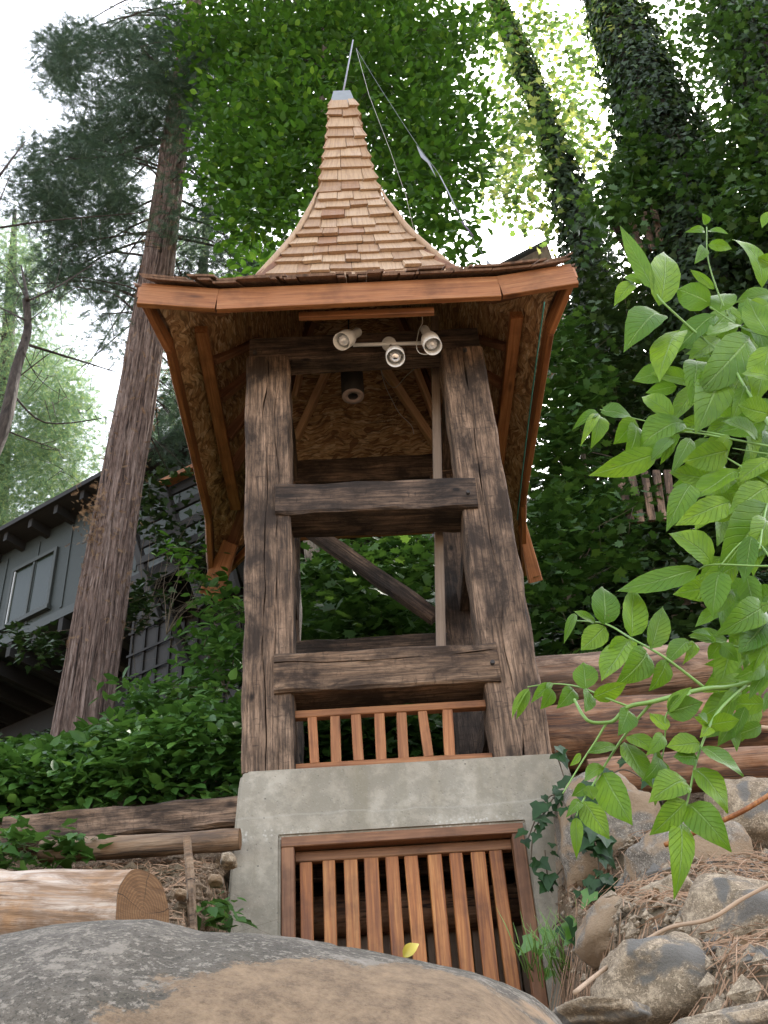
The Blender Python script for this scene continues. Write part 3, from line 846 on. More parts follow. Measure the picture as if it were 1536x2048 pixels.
# ------------------------------------------------------------------ things hung on / beside the tower
# spotlight bar
lp0, lp1 = at(706, 690, 4.93), at(852, 686, 4.93)
lampbar = thing('spotlight_bar', (lp0 + lp1) / 2, 'white bar of three spotlights screwed to the dark top beam of the tower', 'spotlight')
tube('bar', [lp0, lp1], .013, M['white'], lampbar, 10)
lathe('mounting_plate', [(0, .03), (.05, .03), (.05, 0), (0, 0)], frame_from(at(778, 688, 5.02), at(778, 688, 4.99) , Vector((0, 0, 1))), M['white'], lampbar, 20)
def spot(back, front, r_can, r_sh, hang):
    """can from back, shade to front"""
    d = (front - back); L = d.length
    W = frame_from(back, front, Vector((0, 0, 1)))
    sh = lathe('lamp_head', [(0, 0), (r_can * .92, 0), (r_can, L * .03), (r_can, L * .42), (r_can * .9, L * .46), (r_sh * .86, L * .54), (r_sh, L * .66), (r_sh, L), (r_sh * .93, L), (r_sh * .9, L * .68), (r_can * .8, L * .5), (0, L * .48)], W, M['white'], lampbar, 28)
    lathe('bulb', [(0, L * .5), (r_sh * .35, L * .55), (r_sh * .62, L * .80), (r_sh * .60, L * .88), (r_sh * .35, L * .93), (0, L * .95)], W, M['chrome'] if hang else M['glass'], sh, 24)
    return sh
b0 = at(716, 664, 4.95); f0 = at(683, 683, 4.80); spot(b0, f0, .032, .060, False)
b1 = at(849, 658, 4.95); f1 = at(866, 693, 4.79); spot(b1, f1, .030, .060, False)
b2 = at(788, 695, 5.00); f2 = at(791, 716, 4.84); spot(b2, f2, .030, .062, True)
tube('knuckle', [at(704, 690, 4.93), at(692, 682, 4.90)], .012, M['chrome'], lampbar, 8)
tube('knuckle', [at(781, 690, 4.93), at(789, 706, 4.95)], .012, M['chrome'], lampbar, 8)
tube('knuckle', [at(852, 686, 4.93), at(858, 682, 4.90)], .012, M['chrome'], lampbar, 8)
cord = tube('lamp_cord', smooth_path([at(843, 628, 4.9), at(845, 645, 4.90), at(838, 660, 4.86), at(833, 690, 4.84), at(838, 705, 4.84), at(852, 709, 4.84), at(862, 705, 4.84)]), .0028, M['wire'], lampbar, 6)
c2 = tube('white_cord', smooth_path([at(838, 721, 5.2), at(828, 738, 5.4), at(812, 752, 5.6), at(790, 775, 5.9), at(772, 762, 6.0), at(762, 740, 6.0), at(770, 770, 6.15), at(784, 800, 6.15), at(800, 828, 6.2), at(822, 850, 6.25), at(828, 868, 6.3)]), .0026, M['wire'], None, 6)
tag(c2, 'thin white electric cord dangling across the strand board inside the roof', 'cord')
# hanging chime
ct = at(706, 748, 5.5); cb = at(706, 792, 5.5)
chime = thing('hanging_chime', ct, 'dark hollow cylinder hung inside the tower under the roof peak', 'bell')
W = Matrix.Translation(Vector((cb.x, cb.y, cb.z)))
lathe('cylinder', [(.036, .30), (.036, 0.01), (.040, 0), (.078, 0), (.082, .006), (.082, .30), (.076, .31), (.03, .315), (.0, .315)], W, M['iron'], chime, 32)
M['rim'] = m_plain('pale_rim', (.34, .25, .22), .7, 0, .4, bumps=.2)  # paler than the cylinder above it
lathe('rim', [(.037, -.002), (.079, -.002), (.079, -.006), (.037, -.006), (.037, -.002)], W, M['rim'], chime, 32)
tube('clapper', [cb + Vector((.012, 0, .28)), cb + Vector((.014, 0, .03))], [.006, .016], M['iron'], chime, 8)
tube('chain', smooth_path([cb + Vector((0, 0, .31)), cb + Vector((0, 0, .8)), Vector((RX, RY, 7.4))]), .007, M['iron'], chime, 6)
# green string under the right eave
gs = tube('green_string', smooth_path([atz(1089, 604, 5.0), atz(1071, 735, 4.93), atz(1050, 900, 4.91), atz(1034, 1040, 4.95)]), .0045, M['green'], None, 6)
tag(gs, 'taut green string running back under the right eave of the tower', 'string')
# guy wires with streamers
wire_top = at(712, 96, RY)
g1 = tube('guy_wire', [wire_top, at(738, 190, 5.9), at(780, 300, 6.0), at(812, 392, 6.1), at(830, 470, 6.2)], .0017, M['wire'], None, 5)
tag(g1, 'thin pale wire running from the roof rod straight down past the steep right roof slope', 'wire')
gw = thing('guy_wire', at(995, 548, 5.0), 'thin wire with pale streamers reaching from the roof rod to the right eave', 'wire')
tube('line', smooth_path([wire_top, at(762, 178, 5.8), at(835, 290, 5.7), at(880, 352, 5.6), at(925, 440, 5.5), at(960, 500, 5.4), at(994, 549, 5.3)]), .0016, M['steel'], gw, 5)
def streamer(pts, Y):
    P = [at(x, y, Y) for x, y in pts]; n = Vector((0, .006, 0))
    V = P + [p + n for p in P]; k = len(P)
    Fc = [tuple(range(k)), tuple(range(2 * k - 1, k - 1, -1))] + [(i, i + k, (i + 1) % k + k, (i + 1) % k) for i in range(k)]
    mesh('streamer', V, Fc, M['streamer'], gw)
streamer([(833, 290), (837, 302), (842, 314), (855, 325), (872, 354), (860, 325), (848, 310)], 5.65)
streamer([(970, 514), (974, 528), (983, 535), (990, 543), (984, 530)], 5.33)
M['purple'] = m_plain('dark_purple_tape', (.06, .035, .08), .6)
M['yel'] = m_plain('yellow_tip', (.55, .55, .08), .5)
tube('tape', [at(880, 352, 5.6), at(916, 424, 5.52)], .005, M['steel'], gw, 6)
tube('tape', [at(924, 444, 5.5), at(946, 472, 5.45)], .007, M['purple'], gw, 6)
tube('yellow_tip', [at(984, 536, 5.32), at(996, 550, 5.3)], .010, M['yel'], gw, 6)

# ------------------------------------------------------------------ foreground boulder and fallen leaf
def boulder_big():
    prof_px = [(-420, 2110), (-250, 2010), (-100, 1930), (0, 1893), (60, 1862), (150, 1843), (250, 1833), (330, 1832), (380, 1843), (430, 1856), (520, 1861), (600, 1870), (700, 1884), (800, 1903), (900, 1922), (1000, 1948), (1060, 1968), (1110, 2000), (1150, 2045), (1190, 2110), (1230, 2200), (1260, 2320)]
    ridge = [at(x, y, 1.51) for x, y in prof_px]
    rx = np.array([p.x for p in ridge]); rz = np.array([p.z for p in ridge])
    xs = np.linspace(rx[0], rx[-1], 300)
    V = []; Fc = []; n = 110
    base = -1.45
    for i, x in enumerate(xs):
        e = min(i, len(xs) - 1 - i) / (len(xs) - 1) * 2
        H = float(np.interp(x, rx, rz)); dep = .62 * (min(1, e * 3.2) ** .5) + .05
        for j in range(n + 1):
            a = math.pi * j / n            # 0 = front foot, pi = rear foot
            y = 1.62 - math.cos(a) * dep * (1.0 if a < math.pi / 2 else .9) 
            zz = base + (H - base) * (math.sin(a) ** .34)
            p = Vector((x, y, zz))
            d = mn.fractal(p * 2.2, 1.0, 2.1, 5) * .035 + mn.noise(p * 9) * .006
            f = math.sin(a)
            cr = abs(mn.noise(Vector((p.x * 1.6 + 4, p.y * 2.2, p.z * 1.6)))); d -= .018 * max(0, 1 - cr / .035)
            p.z += d * .45 * f; p.y += d * (1 - .3 * f)
            V.append(p)
    for i in range(len(xs) - 1):
        for j in range(n):
            a = i * (n + 1) + j
            Fc.append((a, a + n + 1, a + n + 2, a + 1))
    o = mesh('boulder', V, Fc, M['boulder'], None, True)
    tag(o, 'huge rounded grey and tan lichen covered boulder filling the bottom foreground', 'boulder')
boulder_big()
def add_tan_patch():
    m = M['boulder']; nt = m.node_tree; pb = [n for n in nt.nodes if n.type == 'BSDF_PRINCIPLED'][0]
    src = pb.inputs['Base Color'].links[0].from_socket
    ob = bpy.data.objects['boulder']; cw = at(720, 2075, 1.12) - ob.location
    tc = nt.nodes.new('ShaderNodeTexCoord'); sb = nt.nodes.new('ShaderNodeVectorMath'); sb.operation = 'SUBTRACT'; sb.inputs[1].default_value = cw
    ml = nt.nodes.new('ShaderNodeVectorMath'); ml.operation = 'MULTIPLY'; ml.inputs[1].default_value = (3.6, 2.6, 7.0)
    ln = nt.nodes.new('ShaderNodeVectorMath'); ln.operation = 'LENGTH'
    nz = nt.nodes.new('ShaderNodeTexNoise'); nz.inputs['Scale'].default_value = 5; nz.inputs['Roughness'].default_value = .78; nz.inputs['Detail'].default_value = 14
    ad = nt.nodes.new('ShaderNodeMath'); ad.operation = 'MULTIPLY_ADD'; ad.inputs[1].default_value = 1.5
    rp = nt.nodes.new('ShaderNodeValToRGB'); rp.color_ramp.elements[0].position = .84; rp.color_ramp.elements[0].color = (1, 1, 1, 1); rp.color_ramp.elements[1].position = .87; rp.color_ramp.elements[1].color = (0, 0, 0, 1)
    hf = nt.nodes.new('ShaderNodeMath'); hf.operation = 'MULTIPLY'; hf.inputs[1].default_value = .5
    mx = nt.nodes.new('ShaderNodeMix'); mx.data_type = 'RGBA'; mx.inputs[7].default_value = (.24, .165, .10, 1)
    n2 = nt.nodes.new('ShaderNodeTexNoise'); n2.inputs['Scale'].default_value = 30; n2.inputs['Detail'].default_value = 10; n2.inputs['Roughness'].default_value = .85
    r2_ = nt.nodes.new('ShaderNodeValToRGB'); r2_.color_ramp.elements[0].position = .35; r2_.color_ramp.elements[0].color = (.10, .068, .042, 1); r2_.color_ramp.elements[1].position = .6; r2_.color_ramp.elements[1].color = (.24, .165, .10, 1)
    L = nt.links
    L.new(tc.outputs['Object'], sb.inputs[0]); L.new(sb.outputs[0], ml.inputs[0]); L.new(ml.outputs[0], ln.inputs[0]); L.new(tc.outputs['Object'], nz.inputs[0]); L.new(tc.outputs['Object'], n2.inputs[0])
    L.new(nz.outputs[0], ad.inputs[0]); L.new(ln.outputs['Value'], ad.inputs[2]); L.new(ad.outputs[0], hf.inputs[0]); L.new(hf.outputs[0], rp.inputs[0])
    L.new(n2.outputs[0], r2_.inputs[0]); L.new(r2_.outputs[0], mx.inputs[7]); L.new(rp.outputs[0], mx.inputs[0]); L.new(src, mx.inputs[6]); L.new(mx.outputs[2], pb.inputs['Base Color'])
add_tan_patch()
def leaf_geo(base, tip, width, nrm, fold=.25, curl=.12, nu=8, serr=.02, prof_pow=1.0, asym=0.0):
    """returns verts, faces, uvs for one pointed leaf from base to tip"""
    base = Vector(base); tip = Vector(tip); L = (tip - base).length
    t = (tip - base).normalized(); n = (nrm - nrm.dot(t) * t).normalized(); b_ = t.cross(n)
    V = []; UV = []; Fc = []
    cols = (-1, -.5, 0, .5, 1)
    for i in range(nu + 1):
        u = i / nu
        wprof = (math.sin(math.pi * min(1, u ** .80)) ** .72) * (1 - .35 * u ** 3) if 0 < u < 1 else .02
        if u > .8: wprof *= 1 - .35 * ((u - .8) / .2)
        sr = 1 + serr * (1 if i % 2 else -1)
        for c in cols:
            off = c * width / 2 * wprof * sr * (1 + asym * c)
            h = abs(c) * width / 2 * wprof * fold - curl * L * (u - .45) ** 2 * 2 + .03 * width * math.sin(u * 9 + c * 2)
            V.append(base + t * (u * L) + b_ * off + n * h); UV.append((u, c))
    k = 5
    for i in range(nu):
        for j in range(4): Fc.append((i * k + j, i * k + j + 1, (i + 1) * k + j + 1, (i + 1) * k + j))
    return V, Fc, UV
def leaf_obj(name, base, tip, width, nrm, mat, parent, **kw):
    V, Fc, UV = leaf_geo(base, tip, width, nrm, **kw)
    o = mesh(name, V, Fc, mat, parent, True)
    uvl = o.data.uv_layers.new(name='UVMap')
    for li, lp in enumerate(o.data.loops): uvl.data[li].uv = UV[lp.vertex_index]
    return o
yl = leaf_obj('fallen_leaf', at(806, 1912, 1.45), at(838, 1884, 1.45), .016, Vector((.4, -1, .3)), M['yellowleaf'], None, curl=.5, fold=.5)
tag(yl, 'small curled yellow leaf lying on the crest of the big boulder', 'leaf')

# ------------------------------------------------------------------ logs, timbers, stake on the left bank
def log(name, pts, r, mat, label, cat='log', group=None, endmat=None, n=36, squash=1, rough=.02, endtilt=0.0):
    pts = [Vector(p) for p in pts]
    path = smooth_path(pts, 8) if len(pts) > 2 else [pts[0].lerp(pts[1], i / 16) for i in range(17)]
    ax = (path[-1] - path[0]).normalized()
    root = thing(name, path[0] - Vector((0, 0, r)), label, cat, group or ('logs piled on the right bank' if name == 'stacked_log' else None))
    V, Fc = tube_data([p for p in path], [r * (1 + rough * 2 * mn.noise(Vector((i * .35, r * 30, 1)))) for i in range(len(path))], n, False)
    V2 = []
    for q, v in enumerate(V):
        i, j = divmod(q, n); c = path[i]
        d = (v - c); k = 1 + rough * mn.noise(Vector((j * .9 * 12 / n, i * .25, r * 9))) * 2 + rough * .8 * mn.noise(v * 14)
        p = c + d * k
        if i == len(path) - 1 and endtilt: p += ax * endtilt * d.z / r * r
        V2.append(p)
    xax = ax; W = frame_from(path[0], path[-1], Vector((0, 0, 1))) @ Matrix.Rotation(math.pi / 2, 4, 'Y')
    mesh('trunk', V2, Fc, mat, root, True, W=W)
    for e in (0, len(path) - 1):
        ringv = V2[e * n:(e + 1) * n]; c = sum(ringv, Vector()) / n
        vv = [c] + [c.lerp(v, .5) + ax * .004 * mn.noise(v * 20) for v in ringv] + [v.copy() + ax * (.001 if e else -.001) for v in ringv]
        ff = []
        for j in range(n):
            j2 = (j + 1) % n
            ff.append((0, 1 + j, 1 + j2)); ff.append((1 + j, 1 + n + j, 1 + n + j2, 1 + j2))
        mesh('cut_end', vv, ff, endmat or M['endgrain'], root, True, W=frame_from(c, c + ax, Vector((0, 0, 1))))
    return root
a = at(-330, 1800, 4.35); b_ = at(285, 1826, 3.66)
log('peeled_log', [a, a.lerp(b_, .35) + Vector((0, 0, .012)), a.lerp(b_, .6) + Vector((0, 0, -.012)), b_], .142, M['log'], 'thick pale peeled log with a sawn orange end lying behind the boulder on the left', endtilt=-.15, rough=.035)
log('thin_log', [at(82, 1703, 4.85), at(260, 1693, 4.85), at(480, 1678, 4.85)], .052, M['log_grey'], 'long thin muddy pole lying on the soil below the dark timber at left', rough=.05)
tb = timber('retaining_timber', at(12, 1672, 5.12), at(500, 1628, 5.12), .155, .15, M['tie'], None, Vector((0, -1, 0)), wob=.008, ch=.012)
tag(tb, 'long dark weathered timber holding back the green bramble bank left of the tower', 'timber')
st = timber('wooden_stake', at(394, 1860, 4.25) - Vector((0, 0, .12)), at(374, 1676, 4.25), .036, .03, M['log_grey'], None, Vector((0, -1, 0)), wob=.004, ch=.008, w1=.032)
tag(st, 'narrow bare wooden stake standing in the soil left of the concrete base', 'stake')

# right bank logs
M['log_upper'] = m_log('pale_topped_log', (.36, .24, .165), (.27, .14, .075), (.08, .045, .028))
log('stacked_log', [at(1010, 1368, 5.75), at(1250, 1352, 5.7), at(1760, 1300, 5.6)], .155, M['log_upper'], 'upper stripped log with pale top lying right of the tower behind the leafy shrub', rough=.03)
log('stacked_log', [at(1085, 1478, 5.35), at(1330, 1458, 5.3), at(1800, 1420, 5.2)], .185, M['log_red'], 'lower dark orange log wedged against the tower post on the right bank', rough=.04)
log('stacked_log', [at(1180, 1560, 5.0), at(1400, 1540, 4.95), at(1800, 1520, 4.9)], .10, M['log_red'], 'half buried muddy log under the two stacked logs on the right', rough=.06)

# rocks on the right bank
def rock(px, py, Y, rx, rz, ry, mat, label, seed, rot=0.0, group=None):
    c = at(px, py, Y); k = pxsize(c)
    n1, n2 = 22, 36
    V = []; Fc = []
    for i in range(n1 + 1):
        th = math.pi * i / n1
        for j in range(n2):
            ph = 2 * math.pi * j / n2
            d = Vector((math.sin(th) * math.cos(ph), math.sin(th) * math.sin(ph), math.cos(th)))
            q = Vector([math.copysign(abs(v) ** .75, v) for v in d])
            f = 1 + .22 * mn.noise(d * 1.3 + Vector((seed, 0, 0))) + .10 * mn.noise(d * 3.1 + Vector((seed, 9, 0))) + .03 * mn.noise(d * 8 + Vector((seed, 4, 0)))
            p = Vector((q.x * rx * k, q.y * ry, q.z * rz * k)) * f
            p = Matrix.Rotation(rot, 3, 'Y') @ p
            V.append(c + p)
    for i in range(n1):
        for j in range(n2):
            j2 = (j + 1) % n2
            Fc.append((i * n2 + j, (i + 1) * n2 + j, (i + 1) * n2 + j2, i * n2 + j2))
    o = mesh('rock', V, Fc, mat, None, True)
    return tag(o, label, 'rock', 'stones lying in the bank around the tower')
rock(1215, 1690, 4.95, 110, 130, .30, M['rock_grey'], 'large grey stone behind the ivy, touching the concrete base', 3, .1)
rock(1310, 1990, 3.05, 120, 90, .24, M['rock_tan'], 'rounded tan rock with a grey cap at the bottom right of the big boulder', 5, -.1)
rock(1470, 1870, 3.3, 120, 95, .22, M['rock_tan'], 'cracked grey rock above the dark stone at the right edge', 8, .3)
rock(1530, 1985, 2.9, 62, 42, .15, M['rock_dark'], 'dark bluish stone in the bottom right corner', 12, .2)
rock(1255, 1870, 3.9, 95, 60, .18, M['rock_grey'], 'flat pale grey stone half buried just below the ivy tangle', 15, .1)
rock(1390, 1740, 4.45, 130, 85, .22, M['rock_grey'], 'long grey stone under the hanging lowest leaflets of the shrub', 18, -.1)
rock(1500, 1640, 4.6, 90, 75, .22, M['rock_tan'], 'pale pinkish stone at the right edge below the logs', 22, .2)
rock(1330, 1800, 3.9, 60, 32, .15, M['rock_tan'], 'low tan stone beside the curved pale root', 27, -.2)
rock(1200, 2040, 2.6, 90, 22, .15, M['rock_tan'], 'flat tan slab at the foot of the boulder in the twig litter', 31, .1)
rock(1470, 2060, 2.4, 120, 28, .15, M['rock_tan'], 'brown slab along the bottom right edge', 33, -.05)
rock(458, 1722, 4.6, 16, 13, .06, M['rock_tan'], 'small tan stone in the soil just left of the concrete pier', 41)
rock(362, 1790, 4.2, 13, 9, .05, M['rock_grey'], 'small bluish stone between the peeled log and the stake', 43)
rock(432, 1762, 4.3, 15, 10, .05, M['rock_grey'], 'pale pebble in the soil right of the stake', 47)
# curved root
o = tube('bare_root', smooth_path([at(1150, 1985, 2.7), at(1200, 1945, 2.9), at(1270, 1895, 3.1), at(1340, 1855, 3.1), at(1420, 1838, 3.0), at(1490, 1795, 3.0), at(1600, 1740, 3.0)]), [.006] * 30 + [.0055] * 7, M['root'], None, 8)
tag(o, 'long pale curved root lying across the rocks at right', 'root')
o = tube('bare_branch', smooth_path([at(1555, 1580, 3.9), at(1480, 1625, 3.9), at(1400, 1660, 4.0), at(1330, 1690, 4.1)]), .010, M['slat'], None, 7)
tag(o, 'thin orange stick leaning behind the lowest leaflets at right', 'stick')
o = tube('bare_branch', [at(1450, 1448, 4.6), at(1600, 1462, 4.4)], .010, M['root'], None, 7)
tag(o, 'thin reddish stick lying across the lower log at right edge', 'stick')

# ------------------------------------------------------------------ leaf templates and scattering
def tri_fan(outline, center=(0, .45, 0)):
    V = [center] + outline; n = len(outline)
    return np.array(V, float), np.array([(0, 1 + i, 1 + (i + 1) % n) for i in range(n)])
OVAL = (np.array([(0, 0, 0), (-.26, .3, .05), (-.22, .65, .05), (0, 1, -.06), (.22, .65, .05), (.26, .3, .05), (0, .5, -.03)], float),
        np.array([(6, 0, 1), (6, 1, 2), (6, 2, 3), (6, 3, 4), (6, 4, 5), (6, 5, 0)]))
SMALL = (np.array([(0, 0, 0), (-.3, .45, .06), (0, 1, -.05), (.3, .45, .06)], float), np.array([(0, 2, 1), (0, 3, 2)]))
_m = [(0, 0), (-.18, .02), (-.46, -.02), (-.36, .2), (-.62, .42), (-.34, .48), (-.36, .72), (-.13, .66), (0, 1.05), (.13, .66), (.36, .72), (.34, .48), (.62, .42), (.36, .2), (.46, -.02), (.18, .02)]
MAPLE = tri_fan([(x, y, .12 * abs(x) - .06 * y * y) for x, y in _m], (0, .32, 0))
_i = [(0, 0), (-.3, -.08), (-.5, .25), (-.26, .42), (-.2, .6), (0, 1), (.2, .6), (.26, .42), (.5, .25), (.3, -.08)]
IVY = tri_fan([(x, y, .1 * abs(x) - .05 * y * y) for x, y in _i], (0, .3, 0))
def _spray():
    V = []; Fc = []
    def tri(a, b_, c):
        k = len(V); V.extend([a, b_, c]); Fc.append((k, k + 1, k + 2))
    tri((-.02, 0, 0), (.02, 0, 0), (0, 1, -.1))
    for i in range(6):
        y = .12 + i * .14; L = .42 * (1 - .09 * i)
        for sg in (-1, 1):
            z = -.04 * i * .3
            tri((0, y - .035, z), (0, y + .045, z), (sg * L * .75, y + L * .75, z - .06 + .03 * (i % 2)))
    return np.array(V, float), np.array(Fc)
SPRAY = _spray()
def scatter(name, tpl, P, N, D, S, mat, parent=None, kind='stuff', Sx=None):
    """P positions, N normals, D tip directions, S sizes"""
    TV, TF = tpl; n = len(P)
    N = N / (np.linalg.norm(N, axis=1, keepdims=True) + 1e-9)
    D = D - (D * N).sum(1, keepdims=True) * N; D /= (np.linalg.norm(D, axis=1, keepdims=True) + 1e-9)
    X = np.cross(D, N)
    S = np.broadcast_to(S, (n,))
    sx = S if Sx is None else Sx
    V = P[:, None, :] + TV[None, :, 0:1] * X[:, None, :] * sx[:, None, None] + TV[None, :, 1:2] * D[:, None, :] * S[:, None, None] + TV[None, :, 2:3] * N[:, None, :] * S[:, None, None]
    Fc = TF[None] + (np.arange(n) * len(TV))[:, None, None]
    return npmesh(name, V.reshape(-1, 3), Fc.reshape(-1, TF.shape[1]), mat, parent, kind)
def rvec(n, s=1.0): return rng.normal(size=(n, 3)) * s
def clumps(ells, leaves, spread, Yj=.0, dens=1.0, flat=.6):
    """ells: (cx, cy, rx, ry, Y0, Y1, nclumps) in photo pixels -> leaf positions gathered in clumps, clump centres"""
    C = []
    for cx, cy, rx, ry, Y0, Y1, nc in ells:
        nc = int(nc * dens); a = rng.uniform(0, 2 * np.pi, nc); r = np.sqrt(rng.uniform(0, 1, nc))
        C.append(at_np(cx + rx * r * np.cos(a), cy + ry * r * np.sin(a), rng.uniform(Y0, Y1, nc)))
    C = np.concatenate(C)
    idx = np.repeat(np.arange(len(C)), leaves)
    P = C[idx] + rng.normal(size=(len(idx), 3)) * np.array([spread, spread, spread * flat])
    return P, C, idx

# ------------------------------------------------------------------ big cedar on the left
def trunk_mesh(name, pts, rads, mat, parent, n=40, ridge=.05, per=8, fr=11):
    path = smooth_path(pts, per); R = np.interp(np.linspace(0, 1, len(path)), np.linspace(0, 1, len(rads)), rads)
    V, Fc = tube_data(path, list(R), n, True)
    for q, v in enumerate(V):
        i, j = divmod(q, n); c = path[i]; an = 2 * math.pi * j / n
        w = mn.noise(Vector((math.cos(an) * fr * .32, math.sin(an) * fr * .32, c.z * .35))) + .5 * mn.noise(Vector((math.cos(an) * fr, math.sin(an) * fr, c.z * .9)))
        V[q] = c + (v - c) * (1 + ridge * w * 2)
    return mesh(name, V, Fc, mat, parent, True)
CB = at(160, 1470, 9.0)
cedar = thing('cedar_tree', CB, 'big cedar with fibrous reddish trunk rising in front of the grey house', 'tree')
cpts = [at(152, 1560, 9.0), at(172, 1400, 9), at(215, 1130, 9), at(250, 930, 9), at(290, 700, 9), at(330, 430, 9), at(362, 200, 9), at(392, 0, 9), at(420, -200, 9)]
trunk_mesh('trunk', cpts, [.30, .255, .235, .22, .21, .20, .175, .15, .11], M['bark'], cedar, 160, .075, 24, 30)
def limb_tree(name, parent, trunk_path, ells, rad0, mat, sub=3, droop=.3):
    paths = []; ends = []
    for cx, cy, rx, ry, Y0, Y1, nc in ells:
        for k in range(sub):
            a = rng.uniform(0, 2 * np.pi); r = rng.uniform(.3, .95)
            e = at(cx + rx * r * math.cos(a), cy + ry * r * math.sin(a), rng.uniform(Y0, Y1))
            s = min(trunk_path, key=lambda p: (p - e).length + max(0, (p.z - e.z)) * .3 + random.random() * .8)
            mid = s.lerp(e, .5) + Vector((0, 0, droop * (e - s).length * .25)) + Vector(rvec(1, .06)[0])
            pp = smooth_path([s, s.lerp(mid, .5) + Vector((0, 0, .05)), mid, mid.lerp(e, .6), e], 4)
            L = (e - s).length
            r0 = rad0 * (.5 + .12 * L)
            paths.append((pp, list(np.linspace(r0, r0 * .2, len(pp))))); ends.append((s, e, pp))
            for q in range(3):
                i = random.randrange(len(pp) // 3, len(pp)); st_ = pp[i]
                e2 = st_ + Vector((random.uniform(-.6, .6), random.uniform(-.5, .5), random.uniform(-.6, .25)))
                paths.append(([st_, st_.lerp(e2, .5) + Vector((0, 0, .04)), e2], [r0 * .35, r0 * .25, r0 * .08]))
    multi_tube(name, paths, mat, parent, 5)['kind'] = 'stuff'
    return ends
cell = [(200, 130, 130, 90, 8.0, 10.5, 70), (330, 90, 110, 100, 8.0, 11, 80), (290, 220, 110, 90, 8.2, 11, 70), (150, 110, 70, 60, 8, 10, 18), (140, 330, 100, 60, 8.2, 10.5, 50),
        (230, 300, 110, 70, 8.5, 11, 60), (90, 400, 70, 55, 8.5, 10.5, 30), (200, 430, 110, 50, 8.5, 11, 50), (210, 540, 110, 60, 8.5, 11, 40), (330, 150, 90, 120, 10, 12, 40),
        (440, 480, 70, 90, 9.5, 11.5, 26), (510, 520, 60, 60, 9.5, 11.5, 18), (240, 660, 80, 60, 9, 11.5, 18), (450, 300, 80, 160, 9.6, 12, 46), (390, 600, 40, 90, 9.6, 10.6, 16), (372, 790, 34, 80, 9.6, 10.6, 12), (110, 500, 60, 40, 8.6, 10, 12), (340, 450, 60, 40, 8.3, 8.7, 5), (350, 330, 60, 60, 8.2, 8.7, 5), (380, 150, 60, 60, 8.2, 8.8, 8), (330, 860, 60, 90, 10, 12, 20), (60, 590, 50, 30, 9, 10, 7), (560, 560, 40, 30, 10, 11, 6)]
ctrunk = smooth_path(cpts, 6)
ends = limb_tree('limb', cedar, ctrunk[12:], cell, .030, M['bark_dark'], 3, .5)
P, C, idx = clumps(cell, 46, .13)
n = len(P)
D = (P - C[idx]) * 2 + np.array([0, 0, -.28]) + rvec(n, .18)
o = scatter('crown', SPRAY, P, rvec(n, .5) + np.array([0, -.3, .8]), D, rng.uniform(.09, .21, n), M['leaf_conifer'], cedar)
# moss / dead twigs on the trunk
P = []
for k in range(900):
    i = random.randrange(8, 60); c = ctrunk[min(i, len(ctrunk) - 1)]; a = random.uniform(-2.8, .3)
    P.append(c + Vector((math.cos(a), math.sin(a), 0)) * .26 + Vector((0, 0, random.uniform(-.1, .1))))
for k in range(260):
    P.append(at(rng.normal(195, 20), rng.normal(1035, 38), 8.76 + random.random() * .1))
P = np.array([tuple(p) for p in P])
o = scatter('dead_twigs', SPRAY, P, rvec(len(P)), rvec(len(P)) + np.array([0, -.5, -.3]), rng.uniform(.03, .10, len(P)), M['needle_dry'], cedar)
# thin dark snag far left
sn = thing('bare_conifer', at(10, 900, 6.8), 'thin dark half bare conifer leaning in from the left edge', 'tree')
spts = [at(-60, 1000, 6.8), at(5, 860, 6.8), at(32, 740, 6.9), at(55, 660, 7.0), at(52, 600, 7.0), at(75, 480, 7.1)]
trunk_mesh('trunk', spts[:5], [.07, .06, .05, .04, .035], M['bark_dark'], sn, 16, .10, 8)
bp = []
for a, b_, c, r in [((55, 600), (48, 560), (42, 530), .022), ((50, 640), (10, 620), (-30, 600), .012), ((58, 690), (140, 715), (235, 745), .016), ((60, 600), (120, 570), (200, 520), .012), ((20, 780), (90, 845), (215, 835), .012),
                    ((30, 760), (110, 700), (150, 690), .008), ((10, 860), (60, 880), (120, 900), .009), ((0, 350), (30, 310), (52, 282), .016), ((-20, 440), (0, 400), (20, 350), .012), ((0, 455), (110, 440), (290, 425), .014), ((55, 600), (20, 540), (-10, 520), .008), ((60, 640), (100, 600), (130, 500), .006), ((45, 700), (80, 760), (140, 800), .006)]:
    bp.append((smooth_path([at(*a, 6.9), at(*b, 7.1), at(*c, 7.4)] if False else [at(a[0], a[1], 6.9), at(b_[0], b_[1], 7.1), at(c[0], c[1], 7.4)], 5), list(np.linspace(r, r * .35, 11))))
    for q in range(6):
        u = random.random(); s0 = at(a[0] + (c[0] - a[0]) * u, a[1] + (c[1] - a[1]) * u, 6.9 + .5 * u); e = s0 + Vector((random.uniform(-.25, .25), random.uniform(-.2, .2), random.uniform(-.35, .2)))
        bp.append(([s0, s0.lerp(e, .5) + Vector((0, 0, -.02)), e], [.0045, .003, .0015]))
multi_tube('branch', bp, M['bark_dark'], sn, 5)

